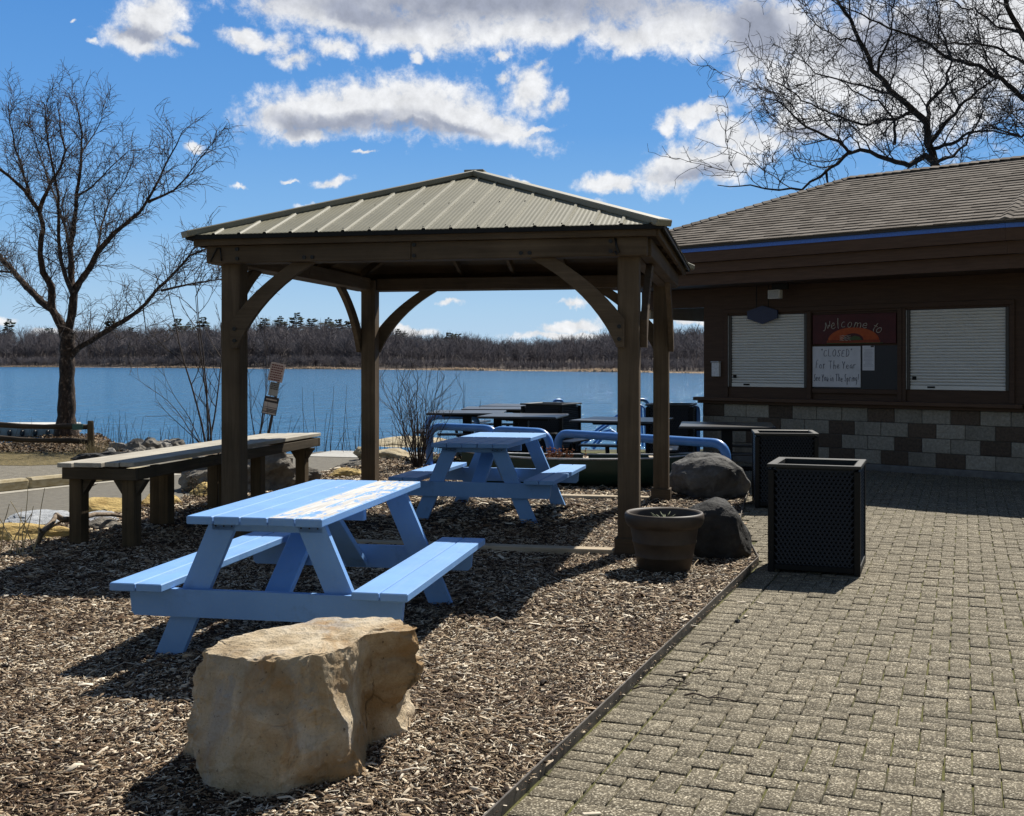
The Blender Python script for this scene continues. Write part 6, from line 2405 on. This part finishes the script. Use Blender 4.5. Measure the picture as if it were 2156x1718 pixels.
# ------------------------------------------------------------------ signs, fence, dock
def leaning_signs():
    D = 21.0
    base = pd(557, 925, D)
    base.z = -0.03
    o = empty('sign_post', base)
    tag(o, 'leaning dark metal post carrying three weathered notices at the water', 'sign post')
    top = pd(594, 764, D) - base
    mb = MB()
    ax = top.normalized()
    mb.bar((0, 0, -0.1), top, 0.05, 0.03, up=(0, -1, 0), c=0.003)
    mb.build('post', M_plain('post_steel', (0.035, 0.022, 0.018), rough=0.6), o)
    rx = Vector((0, 1, 0)).cross(ax).normalized()
    nz = Vector((0, -1, 0))

    def plate(name, x, y, w_, h_, dz, m):
        c = pd(x, y, D) - base
        M = Matrix(((rx.x, ax.x, 0, c.x), (rx.y, ax.y, -1, c.y - 0.03 - dz), (rx.z, ax.z, 0, c.z), (0, 0, 0, 1)))
        p = MB()
        p.cbox(-w_ / 2, w_ / 2, -h_ / 2, h_ / 2, 0, 0.006, 0.002, M)
        return p.build(name, m, o), M
    pale = M_noise('sign_face', [(0.3, (0.40, 0.34, 0.31)), (0.7, (0.52, 0.46, 0.42))], scale=10, rough=0.5)
    pink = M_noise('sign_face_pink', [(0.3, (0.42, 0.32, 0.28)), (0.7, (0.52, 0.41, 0.36))], scale=10, rough=0.5)
    red = M_plain('sign_print_red', (0.14, 0.035, 0.03), rough=0.6)
    blk = M_plain('sign_print_dark', (0.03, 0.022, 0.02), rough=0.6)
    r = random.Random(6)

    def lines(par, M, w_, h_, rows, m, lo=0.1, hi=0.9, th=0.35):
        p = MB()
        for i in range(rows):
            y = h_ / 2 - h_ * (lo + (hi - lo) * (i + 0.5) / rows)
            x = -w_ * 0.40
            while x < w_ * 0.34:
                q = r.uniform(0.04, 0.16) * w_
                q = min(q, w_ * 0.40 - x)
                p.box(x, x + q, y - h_ * th / rows / 2, y + h_ * th / rows / 2, 0.0062, 0.0075, M)
                x += q + 0.03 * w_
        p.build('printed_lines', m, par)
    # tilt of the uppermost plate differs a little from the post
    p1, M1 = plate('notice_plate', 583, 784, 0.27, 0.34, 0.004, pink)
    lines(p1, M1, 0.27, 0.34, 7, red, 0.06, 0.98, 0.55)
    p2, M2 = plate('notice_plate', 577, 819, 0.17, 0.25, 0.0, M_noise('sign_face_grey', [(0.3, (0.26, 0.25, 0.23)), (0.7, (0.36, 0.35, 0.32))], scale=10, rough=0.5))
    lines(p2, M2, 0.18, 0.26, 4, blk, 0.05, 0.55, 0.35)
    p3, M3 = plate('notice_plate', 570, 854, 0.27, 0.33, 0.004, pale)
    q = MB()
    for (y0, y1) in ((0.06, 0.165), (-0.035, -0.028), (-0.10, -0.085), (-0.075, -0.06), (-0.125, -0.11)):
        q.box(-0.125, 0.125, y0, y1, 0.0062, 0.0078, M3)
    q.build('printed_bands', blk, p3)
    q = MB()
    for (a0, a1, c0, c1) in ((-0.135, -0.125, -0.165, 0.165), (0.125, 0.135, -0.165, 0.165), (-0.124, 0.124, -0.165, -0.155)):
        q.box(a0, a1, c0, c1, 0.0062, 0.0078, M3)
    q.build('printed_border', blk, p3)
    q = MB()
    q.box(-0.10, 0.10, 0.10, 0.125, 0.0082, 0.0092, M3)
    q.box(-0.12, -0.06, -0.098, -0.066, 0.0082, 0.0092, M3)
    q.build('printed_marks', M_plain('sign_print_cream', (0.45, 0.36, 0.30), rough=0.6), p3)


leaning_signs()


def rail_fence():
    p0 = at(190, 952)
    o = empty('rail_fence', (p0.x, p0.y, -0.03))
    tag(o, 'low split-rail fence ending at a single post beside the shaggy tree', 'fence')
    mb = MB()
    mb.tube([(0, 0, -0.1), (0.01, 0, 0.25), (0.0, 0.01, 0.50), (0.0, 0.01, 0.575)], [0.062, 0.058, 0.056, 0.05], 10)
    mb.build('post', old_wood_z, o)
    for z, dz, nm in ((0.46, 0.06, 'rail'), (0.21, 0.10, 'rail')):
        mb = MB()
        pts = [(-0.01 - i * 0.42, 0.02 + 0.06 * i, z + dz * i / 10 + 0.012 * math.sin(i * 1.7 + z)) for i in range(14)]
        mb.tube(pts, [0.045 + 0.006 * math.sin(i * 2.1) for i in range(14)], 8)
        mb.build(nm, M_wood('dark_rail', (0.02, 0.015, 0.011), (0.085, 0.065, 0.045), 'x'), o)
    mb = MB()
    mb.tube([(-2.9, 0.43, -0.1), (-2.9, 0.43, 0.56)], [0.06, 0.052], 10)
    mb.tube([(-5.4, 0.80, -0.1), (-5.4, 0.80, 0.58)], [0.06, 0.052], 10)
    mb.build('post', old_wood_z, o)
    tg = MB()
    tg.cbox(-0.30, -0.12, -0.035, -0.03 + 0.02, 0.42, 0.52, 0.003)
    tg.build('tag_plate', M_plain('green_plate', (0.03, 0.10, 0.085), rough=0.5), o)


rail_fence()


def dock():
    o = empty('floating_dock', (-14.3, 31.6, LAKE_Z), R(3))
    tag(o, 'pale floating dock with dark bumpers along its side, behind the rail fence', 'dock')
    mb = MB()
    for i in range(36):
        mb.cbox(-7.0 + i * 0.25 + 0.006, -7.0 + i * 0.25 + 0.244, -1.0, 1.0, 0.27, 0.30, 0.003)
    mb.build('deck', M_noise('dock_planks', [(0.3, (0.44, 0.43, 0.40)), (0.7, (0.56, 0.55, 0.52))], scale=5, rough=0.8, isl=0.1), o)
    mb = MB()
    mb.cbox(-6.99, 1.99, -1.02, -0.97, 0.02, 0.265, 0.006)
    mb.cbox(1.95, 2.01, -0.96, 1.0, 0.02, 0.265, 0.006)
    mb.build('side_board', M_noise('dock_side', [(0.3, (0.20, 0.19, 0.17)), (0.7, (0.32, 0.31, 0.29))], scale=6, rough=0.8), o)
    for i in range(26):
        mb = MB()
        x = -6.6 + i * 0.335
        mb.tube([(x, -1.06, 0.04), (x, -1.07, 0.12), (x, -1.06, 0.19)], [0.04, 0.06, 0.04], 10)
        mb.build('bumper', black_plastic, o)
    mb = MB()
    mb.cbox(-6.9, 1.9, -0.9, 0.9, -0.3, 0.02, 0.02)
    mb.build('floats', black_plastic, o)


dock()


# ------------------------------------------------------------------ far shore
FX = [-700, -300, 0, 450, 1000, 1480, 2155, 2800]
FD = [760, 660, 560, 420, 300, 220, 175, 160]
TX = [-700, 0, 200, 330, 450, 540, 620, 720, 800, 870, 950, 1050, 1150, 1200, 1290, 1420, 1480, 2155, 2800]
TY = [684, 692, 694, 690, 691, 684, 680, 686, 694, 704, 707, 714, 717, 712, 702, 697, 693, 690, 690]


def far_shore():
    xs = np.linspace(-700, 2800, 90)
    d0 = np.interp(xs, FX, FD)
    ytop = np.interp(xs, TX, TY)
    back = 95.0
    htop = (HY - ytop) / F * (d0 + back) + EYE          # skyline height
    th = np.minimum(11.0, 0.62 * (htop + 0.5))          # tree height there
    steps = [(-6, -1.4), (0, -0.05), (6, 0.06), (20, 0.12), (45, 0.36), (70, 0.68), (95, 1.0), (130, 1.15), (300, 1.1)]
    V = []
    for (dd, fr) in steps:
        for i, x in enumerate(xs):
            d = d0[i] + dd
            zt = max(0.2, htop[i] - th[i] * 0.95)
            z = LAKE_Z + (zt - LAKE_Z) * fr if fr > 0 else LAKE_Z + fr
            if dd == 0:
                z = LAKE_Z + 0.15
            V.append(((x - CX) / F * d, d, z))
    n = len(xs)
    i, j = np.meshgrid(np.arange(len(steps) - 1), np.arange(n - 1), indexing='ij')
    a = (i * n + j).ravel()
    hm = M_noise('hill_floor', [(0.3, (0.05, 0.04, 0.036)), (0.6, (0.085, 0.068, 0.06)), (0.8, (0.16, 0.13, 0.105))], scale=0.05, rough=1.0, bs=0.3, bd=1.0, fine=0.6)
    tag(np_mesh('hills', np.array(V), [np.stack([a, a + 1, a + n + 1, a + n], -1)], hm, smooth=True), kind='structure')
    # one bare tree in a few shapes, repeated over the slope as one wood
    r = random.Random(77)
    kinds = []
    for k in range(7):
        tw = Twigs()
        H = 1.0
        tw.add(wander(r, (0, 0, 0), (0, 0, 1), 0.62, 4, 0.05, 0), np.linspace(0.020, 0.010, 5), 3)
        nb = 24
        for q in range(nb):
            h = 0.22 + 0.5 * r.random()
            a_ = r.uniform(0, 6.28)
            d = Vector((math.cos(a_), math.sin(a_), r.uniform(0.5, 1.4)))
            L = r.uniform(0.22, 0.42)
            b = wander(r, (0, 0, h), d, L, 3, 0.15, 0.05)
            tw.add(b, np.linspace(0.0065, 0.003, 4), 3)
            for w_ in range(3):
                tw.add(wander(r, b[r.randint(1, 3)], side_dir(r, d, 0.4, 0.55), r.uniform(0.10, 0.2), 2, 0.2, 0), [0.0038, 0.003, 0.0022], 3)
        kinds.append((np.concatenate(tw.V), np.concatenate(tw.F['q'])))
    VV, FF, TT, off = [], [], [], 0
    NT = 4300
    for i in range(NT):
        x = rng.uniform(-380, 1680)
        d0_, yt = np.interp(x, FX, FD), np.interp(x, TX, TY)
        u = rng.random()
        low = i % 3 == 0
        dd = rng.uniform(2, 22) if low else 18 + 80 * u ** 0.8
        d = d0_ + dd
        ht = (HY - yt) / F * (d0_ + back) + EYE
        tmax = min(11.0, 0.62 * (ht + 0.5))
        zt = max(0.2, ht - tmax * 0.95)
        fr = np.interp(dd, [s_[0] for s_ in steps], [s_[1] for s_ in steps])
        z = LAKE_Z + (zt - LAKE_Z) * max(fr, 0.02) - 0.1
        h = tmax * rng.uniform(0.82, 1.2) * (0.36 if low else 1.0)
        sx = h * (1.5 if low else rng.uniform(0.8, 1.15))
        v, f = kinds[i % 7]
        a_ = rng.uniform(0, 6.28)
        ca, sa = math.cos(a_), math.sin(a_)
        p = np.stack([(v[:, 0] * ca - v[:, 1] * sa) * sx + (x - CX) / F * d, (v[:, 0] * sa + v[:, 1] * ca) * sx + d, v[:, 2] * h + z], -1)
        VV.append(p)
        FF.append(f + off)
        off += len(v)
        TT.append(np.full(len(v), rng.random()))
    m, nt, b = new_mat('far_wood')
    c = ramp(nt, attr(nt, 'tone'), [(0.0, (0.095, 0.086, 0.095)), (0.5, (0.145, 0.132, 0.142)), (0.85, (0.20, 0.184, 0.192)), (1.0, (0.19, 0.162, 0.16))])  # bluish grey of distance haze is put into the bark colour
    nt.links.new(c, b.inputs['Base Color'])
    b.inputs['Roughness'].default_value = 0.95
    b.inputs['Specular IOR Level'].default_value = 0.1
    o = np_mesh('far_woods', np.concatenate(VV), [np.concatenate(FF)], m, attrs={'tone': np.concatenate(TT)})
    tag(o, 'leafless grey-brown woods covering the far shore of the lake', 'woods', kind='stuff')
    # pale reed fringe at the waterline
    VV, FF, off = [], [], 0
    for i in range(5200):
        x = rng.uniform(-560, 1900)
        d = np.interp(x, FX, FD) + rng.uniform(-3.5, 2.5)
        h = rng.uniform(0.35, 1.0) * (0.55 + 0.45 * math.sin(x * 0.021))
        X = (x - CX) / F * d
        w_ = rng.uniform(0.25, 0.8)
        lean = rng.normal(0, 0.15)
        p = np.array([(X - w_, d, LAKE_Z - 0.1), (X + w_, d, LAKE_Z - 0.1), (X, d + 0.5, LAKE_Z - 0.1), (X + lean, d, LAKE_Z + max(h, 0.25))])
        VV.append(p)
        FF.append(np.array([(0, 1, 3), (1, 2, 3), (2, 0, 3)]) + off)
        off += 4
    o = np_mesh('far_reeds', np.concatenate(VV), [np.concatenate(FF)], M_plain('far_reed', (0.36, 0.27, 0.19), rough=1.0, var=0.2))
    tag(o, 'pale dry reeds fringing the far waterline', 'reeds', kind='stuff')
    # pines standing above the bare wood
    pine_m = M_noise('pine_needles', [(0.3, (0.016, 0.026, 0.014)), (0.7, (0.038, 0.055, 0.028))], scale=3, rough=0.9, bs=0)
    trunk_m = M_plain('pine_trunk', (0.06, 0.045, 0.035), rough=0.9)

    def pine(seed):
        q = random.Random(seed)
        t = empty('pine_tree')
        mb = MB()
        mb.tube([(0, 0, 0), (0.01, 0, 0.5), (0, 0.01, 0.95)], [0.022, 0.016, 0.004], 6)
        mb.build('trunk', trunk_m, t)
        cr = MB()
        for l in range(11):
            z = 0.42 + 0.055 * l
            R_ = (0.05 + 0.17 * math.sin(math.pi * (0.30 + 0.68 * l / 11))) * q.uniform(0.55, 1.3)
            nb = 7
            a0 = q.uniform(0, 6)
            for k in range(nb):
                if q.random() < 0.2:
                    continue
                a_ = a0 + 6.283 * k / nb + q.uniform(-0.4, 0.4)
                L = R_ * q.uniform(0.6, 1.2)
                dx, dy = math.cos(a_), math.sin(a_)
                tip = Vector((dx * L, dy * L, z + L * q.uniform(-0.05, 0.35)))
                rt = Vector((0, 0, z))
                mid = rt.lerp(tip, 0.6)
                s_ = Vector((-dy, dx, 0)) * L * 0.32
                cr.add([rt, mid + s_ + Vector((0, 0, -0.02)), tip, mid - s_ + Vector((0, 0, -0.02)), mid + Vector((0, 0, 0.03))], [(0, 1, 4), (1, 2, 4), (2, 3, 4), (3, 0, 4), (0, 3, 2, 1)])
        cr.build('crown', pine_m, t)
        return t
    protos = [pine(5), pine(9), pine(14)]
    # (photo column, row of the tip, words that find it)
    spots = [(20, 672, 'pine on the far skyline left of the shaggy tree'), (105, 691, 'pine showing in the fork of the shaggy tree'), (232, 668, 'big pine above the big low limb of the shaggy tree'), (276, 690, 'pine just right of the low limb of the shaggy tree'), (374, 671, 'pine in line with the tops of the slender sapling, left one'), (397, 678, 'pine in line with the slender sapling, middle one'), (428, 668, 'pine just left of the front left gazebo post'),
             (556, 670, 'pine seen just inside the front left gazebo brace, first of the group'), (590, 665, 'tall pine under the gazebo roof, left of the tallest'), (624, 659, 'tallest pine seen under the left half of the gazebo roof'), (655, 671, 'pine under the gazebo roof right of the tallest'), (690, 668, 'pine under the gazebo roof, second left of the rear brace'), (712, 673, 'pine under the gazebo roof touching the rear left brace'), (735, 676, 'pine under the gazebo roof behind the rear left brace'), (838, 692, 'small pine right beside the rear left gazebo post'), (945, 701, 'small pine on the skyline in the open middle of the gazebo'), (963, 703, 'small pine right of its twin in the open middle of the gazebo')]
    for i, (x, yt, lab) in enumerate(spots):
        d = np.interp(x, FX, FD) + 88
        ztop = (HY - yt) / F * d + EYE
        ht = (HY - np.interp(x, TX, TY)) / F * d + EYE
        h = min(15.0, 0.75 * ht + 4)
        if i < 3:
            o = protos[i]
        else:
            o = dup(protos[i % 3], (0, 0, 0))
        o.location = ((x - CX) / F * d, d, ztop - h)
        o.scale = (h * 1.15, h * 1.15, h)
        o.rotation_euler = (0, 0, i * 1.7)
        tag(o, lab, 'pine tree', 'pines on the far shore')


far_shore()
S.cycles.max_bounces = 6
S.cycles.diffuse_bounces = 3
S.cycles.glossy_bounces = 3
S.cycles.use_denoising = True
